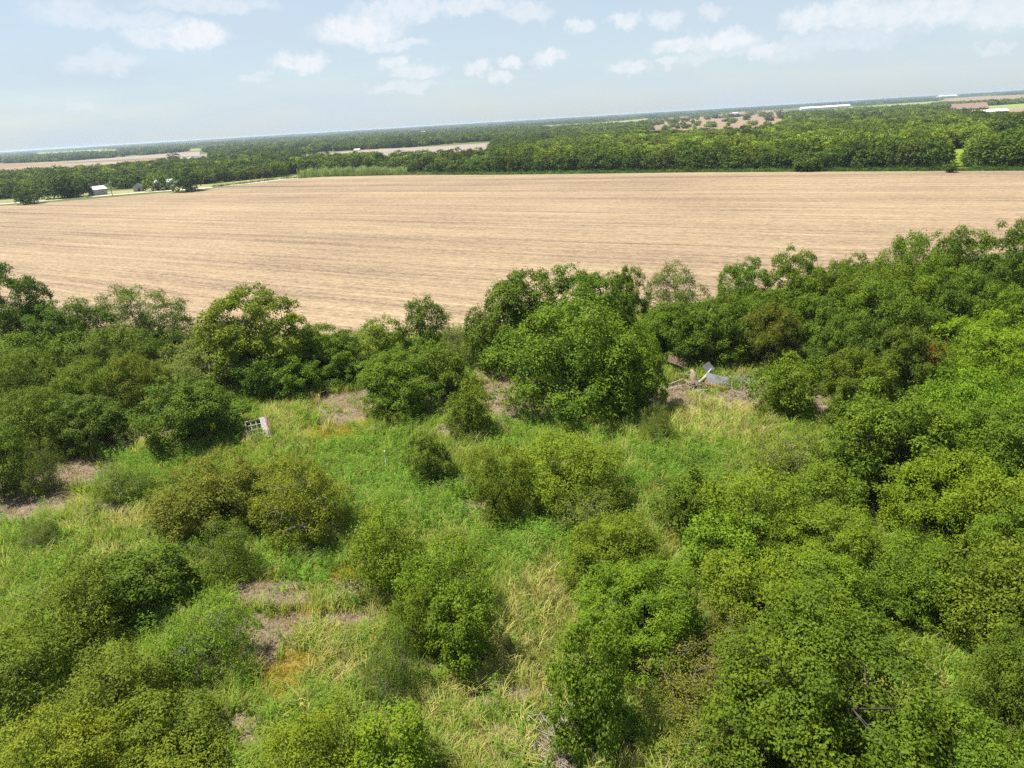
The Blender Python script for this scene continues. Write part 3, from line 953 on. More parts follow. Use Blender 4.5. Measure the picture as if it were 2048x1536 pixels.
for row, (off, hh, st, lab) in enumerate(((6, 9.8, 6.6, 'dark front-row tree at the far edge of the stubble field'), (14, 11.0, 7.4, 'second-row tree behind the far edge of the stubble field'), (23, 11.4, 8.2, 'third-row tree behind the far edge of the stubble field'))):
    for q in walk(RIGHT, st, off, 1.7, fg):
        px, py, _ = project([[q[0], q[1], 0]])
        if 1872 < px[0] < 1955:
            continue
        if px[0] > 2075:
            continue
        if row == 0 and fg.random() < .07:
            continue
        grow = .66 if px[0] < 990 else 1.0
        tint = FT[fg.choice([0, 0, 1, 1, 2, 4, 6])] if row == 0 else FT[fg.choice([1, 2, 3, 3, 5, 6])]
        if row == 0 and px[0] < 2060:
            lab = ORD[front_n % 20] + (' front-row tree counted right from the cane stands, far field edge', ' front-row tree counted right from the middle of the far field edge', ' front-row tree counted in the right third of the far field edge')[front_n // 20]
            front_n += 1
        elif row > 0:
            tone = 'yellow-green' if tint[0] > .06 else ('mid green' if tint[0] > .045 else 'dark green')
            k_ = int(np.searchsorted([960, 1120, 1280, 1440, 1600, 1760, 1890, 1980], px[0]))
            lab = tone + ' treetop in the ' + ('second' if row == 1 else 'third') + ' rank beyond the field, ' + ('below the pale ploughed field', 'just left of the frame centre', 'just right of the frame centre', 'below the tan pasture', 'left of the white sheds', 'below the white sheds', 'left of the lime meadow', 'beside the lime meadow', 'at the right frame edge')[k_]
        far_tree(q, fg.uniform(4.4, 6.8), hh * grow * fg.uniform(.75, 1.15), tint, lab, 'wood edge trees beyond the field')
        n_far += 1
for (x0, x1, y0, y1, tint, lab) in [
        (36, 86, 371, 409, FT[1], 'small round tree standing alone between road and stubble at far left'),
        (92, 178, 340, 397, FT[0], 'broad dark tree left of the white-roofed shed'),
        (345, 408, 330, 384, FT[1], 'dark tree on the field side of the road by the hidden house'),
        (290, 344, 342, 382, FT[3], 'light green tree right of the small grey shed'),
        (1370, 1398, 324, 344, FT[2], 'small bush standing out in front of the far wood edge'),
        (1888, 1916, 326, 346, FT[1], 'bush at the far field edge below the lime meadow'),
        (338, 362, 306, 327, FT[4], 'grey-green tree beside the far white-roofed farmhouse'),
        (1962, 2060, 228, 300, FT[0], 'tall dark tree rising at the right edge beyond the wood')]:
    g0 = gnd((x0 + x1) / 2, y1 - 1)
    dep = (g0 - CPOS) @ fw
    a = (x1 - x0) / 2 * dep / FPX
    far_tree(g0, a, (y1 - y0) * .97 * dep / FPX, tint, lab, None)


# ------------------------------------------------------------------ scattering by geometry nodes
def scatter_tree(name):
    ng = bpy.data.node_groups.new(name, 'GeometryNodeTree')
    ng.interface.new_socket('Geometry', in_out='INPUT', socket_type='NodeSocketGeometry')
    ng.interface.new_socket('Geometry', in_out='OUTPUT', socket_type='NodeSocketGeometry')
    return ng


def scatter(name, P, rot, scl, idx, col, protos, label, cat):
    """points with attributes; each point carries one prototype mesh"""
    coll = bpy.data.collections.new(name + '_kinds')
    for i, me in enumerate(protos):
        coll.objects.link(bpy.data.objects.new('%s_kind_%02d' % (name, i), me))
    me = bpy.data.meshes.new(name)
    n = len(P)
    me.vertices.add(n)
    me.vertices.foreach_set('co', np.asarray(P, np.float32).ravel())
    for an, ty, arr, key in (('rot', 'FLOAT_VECTOR', rot, 'vector'), ('scl', 'FLOAT_VECTOR', scl, 'vector'), ('idx', 'INT', idx, 'value')):
        at = me.attributes.new(an, ty, 'POINT')
        at.data.foreach_set(key, np.asarray(arr, np.int32 if ty == 'INT' else np.float32).ravel())
    at = me.attributes.new('col', 'FLOAT_COLOR', 'POINT')
    at.data.foreach_set('color', np.c_[col, np.ones(n)].astype(np.float32).ravel())
    me.update()
    o = link(bpy.data.objects.new(name, me))
    ng = scatter_tree(name + '_scatter')
    N, L = ng.nodes, ng.links
    gi, go = N.new('NodeGroupInput'), N.new('NodeGroupOutput')
    ci = N.new('GeometryNodeCollectionInfo')
    ci.inputs['Collection'].default_value = coll
    ci.inputs['Separate Children'].default_value = True
    ci.inputs['Reset Children'].default_value = True
    ip = N.new('GeometryNodeInstanceOnPoints')
    ip.inputs['Pick Instance'].default_value = True
    L.new(gi.outputs[0], ip.inputs['Points'])
    L.new(ci.outputs[0], ip.inputs['Instance'])
    for an, ty, sock in (('rot', 'FLOAT_VECTOR', 'Rotation'), ('scl', 'FLOAT_VECTOR', 'Scale'), ('idx', 'INT', 'Instance Index')):
        na = N.new('GeometryNodeInputNamedAttribute')
        na.data_type = ty
        na.inputs['Name'].default_value = an
        outs = [s for s in na.outputs if s.enabled and s.name == 'Attribute']
        L.new(outs[0], ip.inputs[sock])
    L.new(ip.outputs[0], go.inputs[0])
    md_ = o.modifiers.new('scatter', 'NODES')
    md_.node_group = ng
    return tag(o, label, cat, kind='stuff')


# far wood: the rest of the trees, too many to count
LI = M['leaf_i']
far_p = [make_crown(300 + i, 4.6, 4.6, 10, 80, 4, 5, .95, .75, .55, .1, LI, spray=.1)[0] for i in range(5)]
mid_p = [make_crown(310 + i, 4.6, 4.4, 8, 36, 3, 4, 1.3, 1.4, 1.0, .15, LI, spray=.1)[0] for i in range(4)]


def grove(seed):
    g = np.random.default_rng(seed)
    V, F, lr, o = [], [], [], 0
    n = 90
    P = np.c_[g.uniform(-22, 22, n), g.normal(0, 5, n), g.uniform(.5, 6.5, n)]
    P[:, 2] *= .65 + .45 * np.sin(P[:, 0] / 6 + seed)
    A = unit(g.normal(size=(n, 3)))
    Nn = unit(g.normal(0, .6, (n, 3)) + [0, 0, .8])
    v, f = leaf_quads(P, A, Nn, np.full(n, 4.2), np.full(n, 3.2))
    return np_mesh('grove', v, f, LI, {'lr': g.uniform(.1, .8, n)})


grove_p = [grove(i) for i in range(4)]


def in_poly(px, py, poly):
    ins = np.zeros(len(px), bool)
    j = len(poly) - 1
    for i in range(len(poly)):
        xi, yi = poly[i]
        xj, yj = poly[j]
        c = ((yi > py) != (yj > py)) & (px < (xj - xi) * (py - yi) / (yj - yi + 1e-12) + xi)
        ins ^= c
        j = i
    return ins


CLEAR = [
    [(-300, 392), (0, 360), (160, 350), (330, 338), (420, 327), (425, 307), (400, 302), (270, 312), (150, 322), (0, 328), (-300, 352)],
    [(570, 330), (700, 329), (860, 330), (985, 322), (990, 285), (860, 293), (720, 300), (600, 311)],
    [(1868, 342), (1915, 342), (1958, 342), (1952, 296), (1915, 299), (1878, 302)],
    [(1965, 249), (2000, 245), (2060, 241), (2300, 230), (2300, 193), (2060, 206), (2000, 210), (1958, 213)],
    [(1868, 211), (1960, 208), (2060, 203), (2300, 190), (2300, 174), (2060, 189), (1960, 193.5), (1878, 198.5)],
    [(1685, 221), (1770, 219), (1875, 212), (1875, 202.5), (1780, 208.5), (1695, 214)],
    [(1560, 230), (1705, 223), (1705, 212), (1600, 214), (1555, 220)],
    [(1075, 259), (1200, 253), (1305, 245), (1305, 236), (1200, 245), (1075, 251.5)],
    [(375, 304), (435, 301), (435, 295), (375, 298)],
    [(55, 311), (200, 305), (245, 307), (245, 299), (200, 299), (65, 306)],
]
SPARSE = [[(1285, 282), (1400, 282), (1480, 280), (1570, 262), (1575, 218), (1500, 222), (1420, 229), (1305, 237)],
          [(430, 318), (620, 306), (620, 296), (430, 306)]]
wg = np.random.default_rng(77)


def ring(r0, r1, s0, s1):
    """jittered polar points, spacing growing s0..s1"""
    out, r = [], r0
    while r < r1:
        s = s0 + (s1 - s0) * (r - r0) / (r1 - r0)
        th = np.arange(-R_(50), R_(50), s / r)
        th = th + wg.uniform(-.5, .5, len(th)) * s / r
        rr = r + wg.uniform(-.5, .5, len(th)) * s
        out.append(np.c_[rr * np.sin(th), rr * np.cos(th)])
        r += s
    return np.concatenate(out)


fe = np.array([p[:2] for p in FAR_EDGE])
fepx = np.array([(-260, 424), (0, 396), (150, 385), (400, 366), (500, 356), (560, 350), (590, 349), (640, 347), (800, 344.5), (1000, 342.5), (1400, 337.5), (2048, 334.5), (2400, 334)])
WP, WI, WS, WC = [], [], [], []
for band, (r0, r1, s0, s1) in enumerate(((300, 760, 7.2, 8.5), (760, 2300, 9.5, 17), (2300, 9500, 40, 110))):
    Q = ring(r0, r1, s0, s1)
    px, py, _ = project(np.c_[Q, np.zeros(len(Q))])
    ok = (py < np.interp(px, fepx[:, 0], fepx[:, 1])) & (px > -500) & (px < 2550)
    for poly in CLEAR:
        ok &= ~in_poly(px, py, poly)
    for poly in SPARSE:
        ok &= ~(in_poly(px, py, poly) & (wg.random(len(px)) < .93))
    nzv = wob(Q[:, 0] * .035, Q[:, 1] * .05)
    if band == 1:
        ok &= ~(nzv > np.where(px < 1350, .36, .5))
        ok &= wg.random(len(px)) > .12
    if band == 2:
        ok &= wob(Q[:, 0] * .008, Q[:, 1] * .016) > -.12 + .35 * (wg.random(len(px)) - .5)
    if band == 0:
        ok &= ~((px > 165) & (px < 352) & (py > 366))
    Q, px, py = Q[ok], px[ok], py[ok]
    n = len(Q)
    sz = wg.uniform(.75, 1.2, n)
    hgt = wg.uniform(.75, 1.15, n)
    if band == 0:
        idx = wg.integers(0, 5, n)
        S = np.c_[sz * 1.12, sz * 1.12, hgt * .86] * 1.15
    elif band == 1:
        idx = wg.integers(5, 9, n)
        k = np.interp(np.hypot(Q[:, 0], Q[:, 1]), [760, 2300], [1.0, 1.6])
        S = np.c_[sz * k, sz * k, hgt * np.interp(k, [1, 1.6], [1, .95])]
    else:
        idx = wg.integers(9, 13, n)
        k = np.interp(np.hypot(Q[:, 0], Q[:, 1]), [2300, 9500], [1.1, 3.2])
        S = np.c_[sz * k, sz * k, hgt * np.interp(k, [1, 3.2], [1., 1.3])]
    base = np.array(FT)[wg.integers(0, len(FT), n)]
    tone = 1 + .35 * wob(Q[:, 0] * .12, Q[:, 1] * .12)
    # right-hand wood is fresher, left belts greyer
    fresh = np.clip((px - 900) / 500, 0, 1)[:, None] * (band < 2)
    base = base * (1 - fresh) + fresh * np.array([[.078, .118, .013]]) * wg.uniform(.5, 1.5, n)[:, None]
    WP.append(np.c_[Q, ground_z(Q[:, 0], Q[:, 1]) - .1])
    WI.append(idx)
    WS.append(S)
    WC.append(base * wg.uniform(.6, 1.45, n)[:, None] * tone[:, None] * GAIN * .82 * np.array([[1.05, 1.0, 1.0]]))
WP, WI, WS, WC = map(np.concatenate, (WP, WI, WS, WC))
WR = np.zeros((len(WP), 3))
WR[:, 2] = np.where(WI >= 9, wg.normal(0, .25, len(WP)), wg.uniform(0, 6.28, len(WP)))
scatter('distant_woodland', WP, WR, WS, WI, WC, far_p + mid_p + grove_p, 'distant woodland and tree belts running to the horizon', 'woodland')


# ------------------------------------------------------------------ grass and weeds of the old field
def tuft(seed, n, h, spread, wd, lean):
    g = np.random.default_rng(seed)
    V, F, lr = [], [], []
    for i in range(n):
        b = np.array([*g.normal(0, spread, 2), 0])
        d = g.normal(0, 1, 2)
        d /= np.linalg.norm(d) + 1e-6
        hh = h * g.uniform(.55, 1.1)
        ln = lean * g.uniform(.3, 1.2) * hh
        side = np.array([-d[1], d[0], 0]) * wd * .5
        p1 = b + np.array([d[0] * ln * .3, d[1] * ln * .3, hh * .6])
        p2 = b + np.array([d[0] * ln, d[1] * ln, hh * (1 - .25 * lean)])
        o = len(V)
        V += [b - side, b + side, p1 + side * .8, p1 - side * .8, p2 + side * .15, p2 - side * .15]
        F += [(o, o + 1, o + 2, o + 3), (o + 3, o + 2, o + 4, o + 5)]
        q = np.clip(g.normal(.5, .22), 0, 1)
        lr += [q, q]
    return np_mesh('tuft', V, F, M['grass'], {'lr': lr})


def weed(seed, stalks, h, spread, leaves):
    g = np.random.default_rng(seed)
    P, A, Nn = [], [], []
    for i in range(stalks):
        b = np.array([*g.normal(0, spread, 2), 0])
        hh = h * g.uniform(.6, 1.1)
        ln = g.normal(0, .12, 2) * hh
        for k in range(leaves):
            s = g.uniform(.2, 1)
            d = unit(np.array([*g.normal(size=2), g.uniform(-.1, .5)]))
            P.append(b + np.array([ln[0] * s, ln[1] * s, hh * s]))
            A.append(d)
            Nn.append(unit(np.array([0, 0, 1.0]) + g.normal(0, .4, 3)))
    P, A, Nn = map(np.array, (P, A, Nn))
    n = len(P)
    V, F = leaf_quads(P, A, Nn, g.uniform(.07, .16, n), g.uniform(.025, .05, n))
    return np_mesh('weed', V, F, M['grass'], {'lr': np.clip(g.normal(.45, .2, n), 0, 1)})


GP_ = [tuft(1, 20, .8, .16, .04, .55), tuft(2, 18, .95, .14, .037, .75), tuft(3, 22, .6, .18, .037, .6),
       weed(4, 7, 1.05, .2, 13), weed(5, 6, 1.3, .18, 15), weed(6, 8, .8, .22, 11),
       tuft(7, 26, .22, .2, .03, .9), tuft(8, 22, .3, .2, .028, 1.4)]
gg = np.random.default_rng(5)
Gs = []
for r0, r1, s0 in ((17, 45, .27), (45, 75, .36), (75, 125, .52)):
    r = r0
    while r < r1:
        th = np.arange(-R_(46), R_(46), s0 / r)
        rr = r + gg.uniform(-.6, .6, len(th)) * s0
        th = th + gg.uniform(-.6, .6, len(th)) * s0 / r
        Gs.append(np.c_[rr * np.sin(th), rr * np.cos(th)])
        r += s0
Gs = np.concatenate(Gs)
gz = ground_z(Gs[:, 0], Gs[:, 1])
px, py, _ = project(np.c_[Gs, gz])
nex = np.array([-300, 0, 200, 380, 700, 900, 1000, 1250, 1420, 1600, 1750, 1900, 2048, 2400])
ney = np.array([720, 670, 672, 676, 672, 668, 660, 625, 604, 575, 545, 520, 500, 455])
ok = (py > np.interp(px, nex, ney) + 3) & (px > -260) & (px < 2300) & (py < 1800)
Gs, gz, px, py = Gs[ok], gz[ok], px[ok], py[ok]
n = len(Gs)
wb = wob(Gs[:, 0] * 1.5, Gs[:, 1] * 1.5)
bare = np.clip(blob(px, py, BARE) + .25 * wb * (blob(px, py, BARE, 1.2) > .05), 0, 1)
wd_, st_, lw_ = blob(px, py, WEED, .7), blob(px, py, STRAW, .7), blob(px, py, LOWY, .6)
rn = gg.random(n)
typ = np.full(n, 0)                                   # 0 green grass, 1 weed, 2 straw, 3 low yellow, 4 dry litter
typ[rn < .16 + .20 * wb] = 2
typ[(rn > .88)] = 1
typ[gg.random(n) < wd_ * .5] = 1
typ[gg.random(n) < st_ * .66] = 2
typ[gg.random(n) < lw_ * .95] = 3
typ[gg.random(n) < bare * 1.0] = 4
keep = ~((typ == 4) & (gg.random(n) < .35))
Gs, gz, px, py, typ, wb = Gs[keep], gz[keep], px[keep], py[keep], typ[keep], wb[keep]
n = len(Gs)
idx = np.select([typ == 0, typ == 1, typ == 2, typ == 3, typ == 4], [gg.integers(0, 3, n), gg.integers(3, 6, n), gg.integers(0, 3, n), np.full(n, 6), gg.integers(6, 8, n)])
pal = np.array([[.245, .325, .05], [.165, .285, .034], [.42, .39, .15], [.29, .275, .018], [.30, .24, .165]])
col = pal[typ] * gg.uniform(.72, 1.3, (n, 1)) * gg.uniform(.93, 1.07, (n, 3))
k = np.clip(.5 + .5 * wb, 0, 1)[:, None] * (typ == 0)[:, None]
col = col * (1 - k * .4) + np.array([[.33, .36, .09]]) * k * .4
orange = ((typ == 3) & (gg.random(n) < .35))
col[orange] = np.array([.36, .23, .04]) * gg.uniform(.8, 1.2, (orange.sum(), 1))
sz = gg.uniform(.7, 1.25, n) * np.interp(np.hypot(Gs[:, 0], Gs[:, 1]), [20, 45, 110], [.9, 1.05, 1.35])
hs = sz * np.where(typ == 4, .7, 1) * (1 + .25 * wb)
GR = np.zeros((n, 3))
GR[:, 0] = gg.normal(0, .12, n)
GR[:, 1] = gg.normal(0, .12, n)
GR[:, 2] = gg.uniform(0, 6.28, n)
scatter('grass_and_weeds', np.c_[Gs, gz - .02], GR, np.c_[sz, sz, hs], idx, col, GP_, 'tall green weeds and straw-coloured grass covering the old field', 'grass')

# rank grass along the far side of the stubble field
vg = []
for off, st in ((0.8, .75), (2.0, .8), (3.2, .9)):
    vg.append(walk(gp((430, 375), (560, 359), (640, 353.5), (820, 349.5), (1000, 349.5), (1400, 344.5), (2048, 341.5), (2300, 341.5)), st, off, .5, gg))
vg = np.concatenate(vg)
n = len(vg)
vp = project(np.c_[vg, np.zeros(n)])[0]
c_ = np.array([[.08, .16, .026]]) * gg.uniform(.7, 1.3, (n, 1))
tan_ = gg.random(n) < np.where(vp < 860, .6, .12)
c_[tan_] = np.array([.2, .2, .06]) * gg.uniform(.7, 1.3, (tan_.sum(), 1))
s_ = gg.uniform(1.6, 2.6, n)
VR = np.zeros((n, 3))
VR[:, 2] = gg.uniform(0, 6.28, n)
scatter('verge_grass', np.c_[vg, np.zeros(n)], VR, np.c_[s_ * 1.3, s_ * 1.3, s_ * .75], gg.integers(0, 6, n), c_, GP_[:6], 'rank green grass strip along the far edge of the stubble field', 'grass')

# cane stands
for (x0, x1, yb0, yb1, h, lab) in ((594, 700, 357, 351.5, 4.9, 'left and longest stand of tall pale green cane at the far field edge'),
                                  (704, 772, 351.5, 350.5, 4.6, 'middle stand of tall pale green cane at the far field edge'),
                                  (776, 812, 350.5, 349.8, 4.0, 'right and smallest stand of tall cane against the dark wood')):
    A0, A1 = gnd(x0, yb0), gnd(x1, yb1)
    g = np.random.default_rng(int(x0))
    n = int(26 * np.linalg.norm(A1 - A0))
    s = g.random(n)
    B = A0[None] * (1 - s)[:, None] + A1[None] * s[:, None] + np.c_[np.zeros(n), g.uniform(1.0, 9, n), np.zeros(n)]
    V, F, lr = [], [], []
    for b in B:
        hh = h * g.uniform(.75, 1.08) * (1 + .1 * math.sin(b[0] * .8))
        d = unit(np.array([*g.normal(size=2), 0]))
        sd = np.array([-d[1], d[0], 0]) * .12
        ln = d * hh * g.uniform(.05, .22)
        o = len(V)
        V += [b - sd, b + sd, b + ln * .4 + [0, 0, hh * .7] + sd, b + ln * .4 + [0, 0, hh * .7] - sd, b + ln + [0, 0, hh] + sd * .2, b + ln + [0, 0, hh] - sd * .2]
        F += [(o, o + 1, o + 2, o + 3), (o + 3, o + 2, o + 4, o + 5)]
        q = np.clip(g.normal(.5, .25), 0, 1)
        lr += [q * .7, q]
    o = link(bpy.data.objects.new('cane_stand', np_mesh('cane_stand', np.array(V), F, M['leaf'], {'lr': lr})))
    o.color = (.33, .42, .19, 1)
    tag(o, lab, 'cane', 'cane stands at the far field edge', kind='stuff')


# ------------------------------------------------------------------ buildings
def gable(name, loc, rz, wd, ln, hw, hr, wall_m, roof_m, label, cat='shed', door=None, windows=(), over=.35):
    """ridge along local Y; gable front at -Y"""
    e = empty(name, loc, rz)
    tag(e, label, cat)
    mb = MB()
    x, y = wd / 2, ln / 2
    P = [(-x, -y, -.2), (x, -y, -.2), (x, -y, hw), (0, -y, hr), (-x, -y, hw), (-x, y, -.2), (x, y, -.2), (x, y, hw), (0, y, hr), (-x, y, hw)]
    mb.poly(P, [(0, 1, 2, 3, 4), (6, 5, 9, 8, 7), (1, 6, 7, 2), (5, 0, 4, 9)])
    mb.build('wall', wall_m, e)
    sl = math.atan2(hr - hw, x)
    L = x / math.cos(sl) + over
    for s in (-1, 1):
        rb = MB()
        c = Vector((s * (x / 2 + over * math.cos(sl) / 2), 0, (hw + hr) / 2 - over * math.sin(sl) / 2 + .07))
        rb.box(c, (L, ln + 2 * over, .09), Matrix.Rotation(s * sl, 3, 'Y'))
        q = max(3, int(ln / .9))
        for i in range(q + 1):                       # standing seams
            yy = -ln / 2 - over + .1 + i * (ln + 2 * over - .2) / q
            rb.box(c + Matrix.Rotation(s * sl, 3, 'Y') @ Vector((0, 0, .06)) + Vector((0, yy, 0)), (L, .06, .06), Matrix.Rotation(s * sl, 3, 'Y'))
        rb.build('roof_slope', roof_m, e)
    if door:
        dx, dw, dh, dm = door
        d_ = MB().box((dx, -y - .03, dh / 2), (dw, .08, dh)).build('door', dm, e)
        MB().box((dx - dw / 2 - .06, -y - .04, dh / 2), (.1, .1, dh)).box((dx + dw / 2 + .06, -y - .04, dh / 2), (.1, .1, dh)).box((dx, -y - .04, dh + .06), (dw + .22, .1, .1)).build('door_frame', M['white_wall'], d_)
    for (side, c, wz, ww, wh) in windows:
        wb_ = MB()
        fr = MB()
        if side == 'x':
            wb_.box((x + .02, c, wz), (.06, ww, wh))
            fr.box((x + .04, c, wz + wh / 2 + .05), (.08, ww + .2, .1)).box((x + .04, c, wz - wh / 2 - .05), (.08, ww + .2, .1)).box((x + .04, c, wz), (.08, .07, wh))
        else:
            wb_.box((c, -y - .02, wz), (ww, .06, wh))
            fr.box((c, -y - .04, wz + wh / 2 + .05), (ww + .2, .08, .1)).box((c, -y - .04, wz - wh / 2 - .05), (ww + .2, .08, .1)).box((c, -y - .04, wz), (.07, .08, wh))
        wo_ = wb_.build('window', M['glass'], e)
        fr.build('window_frame', M['white_wall'], wo_)
    return e


p = gnd(197, 390)
s1 = gable('shed', p, R_(-32), 5.4, 6.8, 3.0, 4.4, M['grey_wall'], M['white_metal'], 'grey shed with white metal roof between two poles by the road', 'shed', (.9, 1.0, 2.1, M['dark_in']), (('x', 1.2, 1.7, .9, .8),))
MB().box((-1.6, -3.75, .3), (1.9, .6, .6)).build('porch_step', M['white_wall'], s1)
p = gnd(278, 382.5)
gable('shed', p, R_(14), 4.0, 5.5, 2.6, 3.9, M['grey_wall'], M['galv'], 'small grey shed with a dark open doorway under the trees', 'shed', (.75, 1.2, 2.0, M['dark_in']))  # no real door leaf: near-black slab paints the shade in the open doorway
p = gnd(334, 374.5)
hs_ = gable('house', p, R_(80), 8.5, 11, 2.5, 4.3, M['white_wall'], M['galv_roof'], 'low pale-roofed house half hidden under roadside trees', 'house', (0, 1.0, 2.1, M['dark_in']), (('x', -3, 1.6, 1.2, 1.1), ('x', 2.5, 1.6, 1.2, 1.1)))
p = gnd(376, 323.5)
gable('farmhouse', p, R_(70), 9, 13, 3, 5.4, M['white_wall'], M['white_metal'], 'far white-roofed farmhouse behind the left tree belt', 'house', None, (('x', -3, 1.8, 1.3, 1.2), ('x', 3, 1.8, 1.3, 1.2)))
p = gnd(402, 319.5)
gable('barn', p, R_(60), 7, 9, 3, 4.8, M['grey_wall'], M['galv'], 'far grey barn right of the white-roofed farmhouse', 'barn')
# long white sheds in the distance
for (x, y, wd, ln, rz, lab) in ((1622, 220.5, 30, 70, 84, 'leftmost long white shed on the distant rise'), (1652, 218.5, 34, 60, 80, 'middle long white shed on the distant rise'),
                                (1678, 216.5, 34, 64, 86, 'rightmost long white shed on the distant rise')):
    gable('long_shed', gnd(x, y), R_(rz), wd, ln, 7, 11, M['white_wall'], M['white_metal'], lab, 'shed', over=.8)
gable('barn', gnd(1934, 229), R_(75), 22, 36, 7, 12.5, M['grey_wall'], M['brown_roof'], 'brown-roofed barn at right beyond the wood', 'barn', over=.8)
gable('long_shed', gnd(1976, 232), R_(84), 10, 34, 4.5, 6.5, M['white_wall'], M['white_metal'], 'low white shed below the green pasture at right', 'shed')
gable('long_shed', gnd(1893, 195.8), R_(86), 60, 120, 12, 18, M['white_wall'], M['white_metal'], 'tiny white hall on the horizon at upper right', 'shed', over=1)
for (x, y, sz, lab) in ((1043, 270.5, 9, 'tiny white house in the trees at centre distance'), (1100, 273, 8, 'tiny tan-walled house in the trees right of the white one'),
                        (715, 302.5, 5, 'tiny pale house at the edge of the centre ploughed field'), (846, 266, 12, 'tiny white building in the far centre belt'),
                        (1385, 228, 14, 'tiny white building left of the tan pasture'), (1470, 228.5, 12, 'small white house on the tan pasture rise')):
    gable('house', gnd(x, y), R_(70), sz, sz * 1.4, sz * .32, sz * .55, M['white_wall'], M['white_metal'], lab, 'house')


def pole(px, py, h, label, transformer):
    e = empty('utility_pole', gnd(px, py))
    tag(e, label, 'pole', 'wooden utility poles by the road')
    MB().tube([(0, 0, -.4), (0, 0, h * .5), (0, 0, h)], [.2, .17, .13], 8).build('post', M['pole'], e)
    arm = MB().box((0, 0, h - .6), (1.9, .12, .14)).build('crossarm', M['pole'], e)
    ins = MB()
    for x in (-.8, 0, .8):
        ins.tube([(x, 0, h - .53), (x, 0, h - .3)], [.06, .04], 6)
    ins.build('insulators', M['ceramic'], arm)
    if transformer:
        MB().tube([(.35, -.1, h - 2.4), (.35, -.1, h - 1.4)], [.3, .3], 10).build('transformer', M['ceramic'], e)
    return e


pole(203, 388.5, 9.2, 'grey-brown wooden utility pole in front of the white-roofed shed', False)
pole(225, 391.5, 8.6, 'reddish wooden utility pole right of the white-roofed shed', True)

# ------------------------------------------------------------------ collapsed tin roof on the left
def corrugated(Wd, Ln, mat, name, parent=None, pitch=.09, amp=.018, thick=.004):
    """sheet in local XY, corrugations along Y"""
    nx = int(Wd / pitch * 4)
    xs = np.linspace(-Wd / 2, Wd / 2, nx)
    V, F = [], []
    for s in (0, thick):
        for x in xs:
            z = amp * math.sin(2 * PI * x / pitch) + s
            V += [(x, -Ln / 2, z), (x, Ln / 2, z)]
    n2 = nx * 2
    for i in range(nx - 1):
        F.append((2 * i, 2 * i + 2, 2 * i + 3, 2 * i + 1))
        F.append((n2 + 2 * i, n2 + 2 * i + 1, n2 + 2 * i + 3, n2 + 2 * i + 2))
    me = bpy.data.meshes.new(name)
    me.from_pydata(V, [], F)
    me.materials.append(mat)
    return link(bpy.data.objects.new(name, me), parent)


def frame_from(origin, xdir, ydir):
    x = Vector(xdir).normalized()
    y = Vector(ydir)
    y = (y - x * y.dot(x)).normalized()
    z = x.cross(y)
    mm = Matrix((x, y, z)).transposed().to_4x4()
    mm.translation = Vector(origin)
    return mm


# plane of the old roof seen through four image corners: it leans back from the camera, lower edge near the ground
rr_ = math.hypot(*gnd(516, 888)[:2])
ptl, ptr_, pbr = at_range(490, 846, rr_ + 1.7), at_range(524, 837, rr_ + 1.7), at_range(541, 872, rr_ - .1)
pbl = at_range(502, 880, rr_ - .1)
roof = empty('collapsed_roof', (0, 0, 0))
tag(roof, 'collapsed tin roof frame with bare purlins and one white sheet beside the dark olive tree', 'ruin')
org = (ptl + ptr_ + pbr + pbl) / 4
FM = frame_from(org, (ptr_ + pbr - ptl - pbl), (ptl + ptr_ - pbl - pbr))
roof.matrix_world = FM
WR_ = float(np.linalg.norm(ptr_ + pbr - ptl - pbl)) / 2 + .25
HR_ = float(np.linalg.norm(ptl + ptr_ - pbl - pbr)) / 2 + .1
for i in range(5):
    y = -HR_ / 2 + HR_ * i / 4
    MB().box((-.1, y, 0), (WR_ - .1, .075, .06)).build('purlin', M['grey_wood'], roof)
for i in range(4):
    x = -WR_ / 2 + .05 + i * .42
    MB().box((x, 0, -.065), (.07, HR_ + .1, .07)).build('rafter', M['grey_wood'], roof)
c = corrugated(.52, HR_ + .12, M['old_tin'], 'roof_sheet', roof)
c.location = (WR_ / 2 - .22, 0, .055)
c = corrugated(.42, HR_ + .2, M['rust'], 'rusty_sheet', roof)
c.location = (WR_ / 2 + .10, -.02, -.06)
c.rotation_euler = (0, R_(48), 0)
MB().box((WR_ / 2 + .02, HR_ / 2 + .25, -.02), (.07, .75, .07), Matrix.Rotation(R_(8), 3, 'Z')).build('post', M['rust'], roof)
MB().box((-.1, 0, -1.0), (WR_ - .3, HR_ * .95, .04)).build('floor_boards', M['dark_in'], roof)  # floor and back boards coloured near-black, painting the shade between purlins
MB().box((-.1, HR_ / 2 - .05, -.55), (WR_ - .2, .04, .8)).build('back_boards', M['dark_in'], roof)

# ------------------------------------------------------------------ debris pile right of the great tree
def lay(o, px, py, z, rot):
    q = gnd(px, py)
    o.location = (q[0], q[1], z)
    o.rotation_euler = rot
    return o


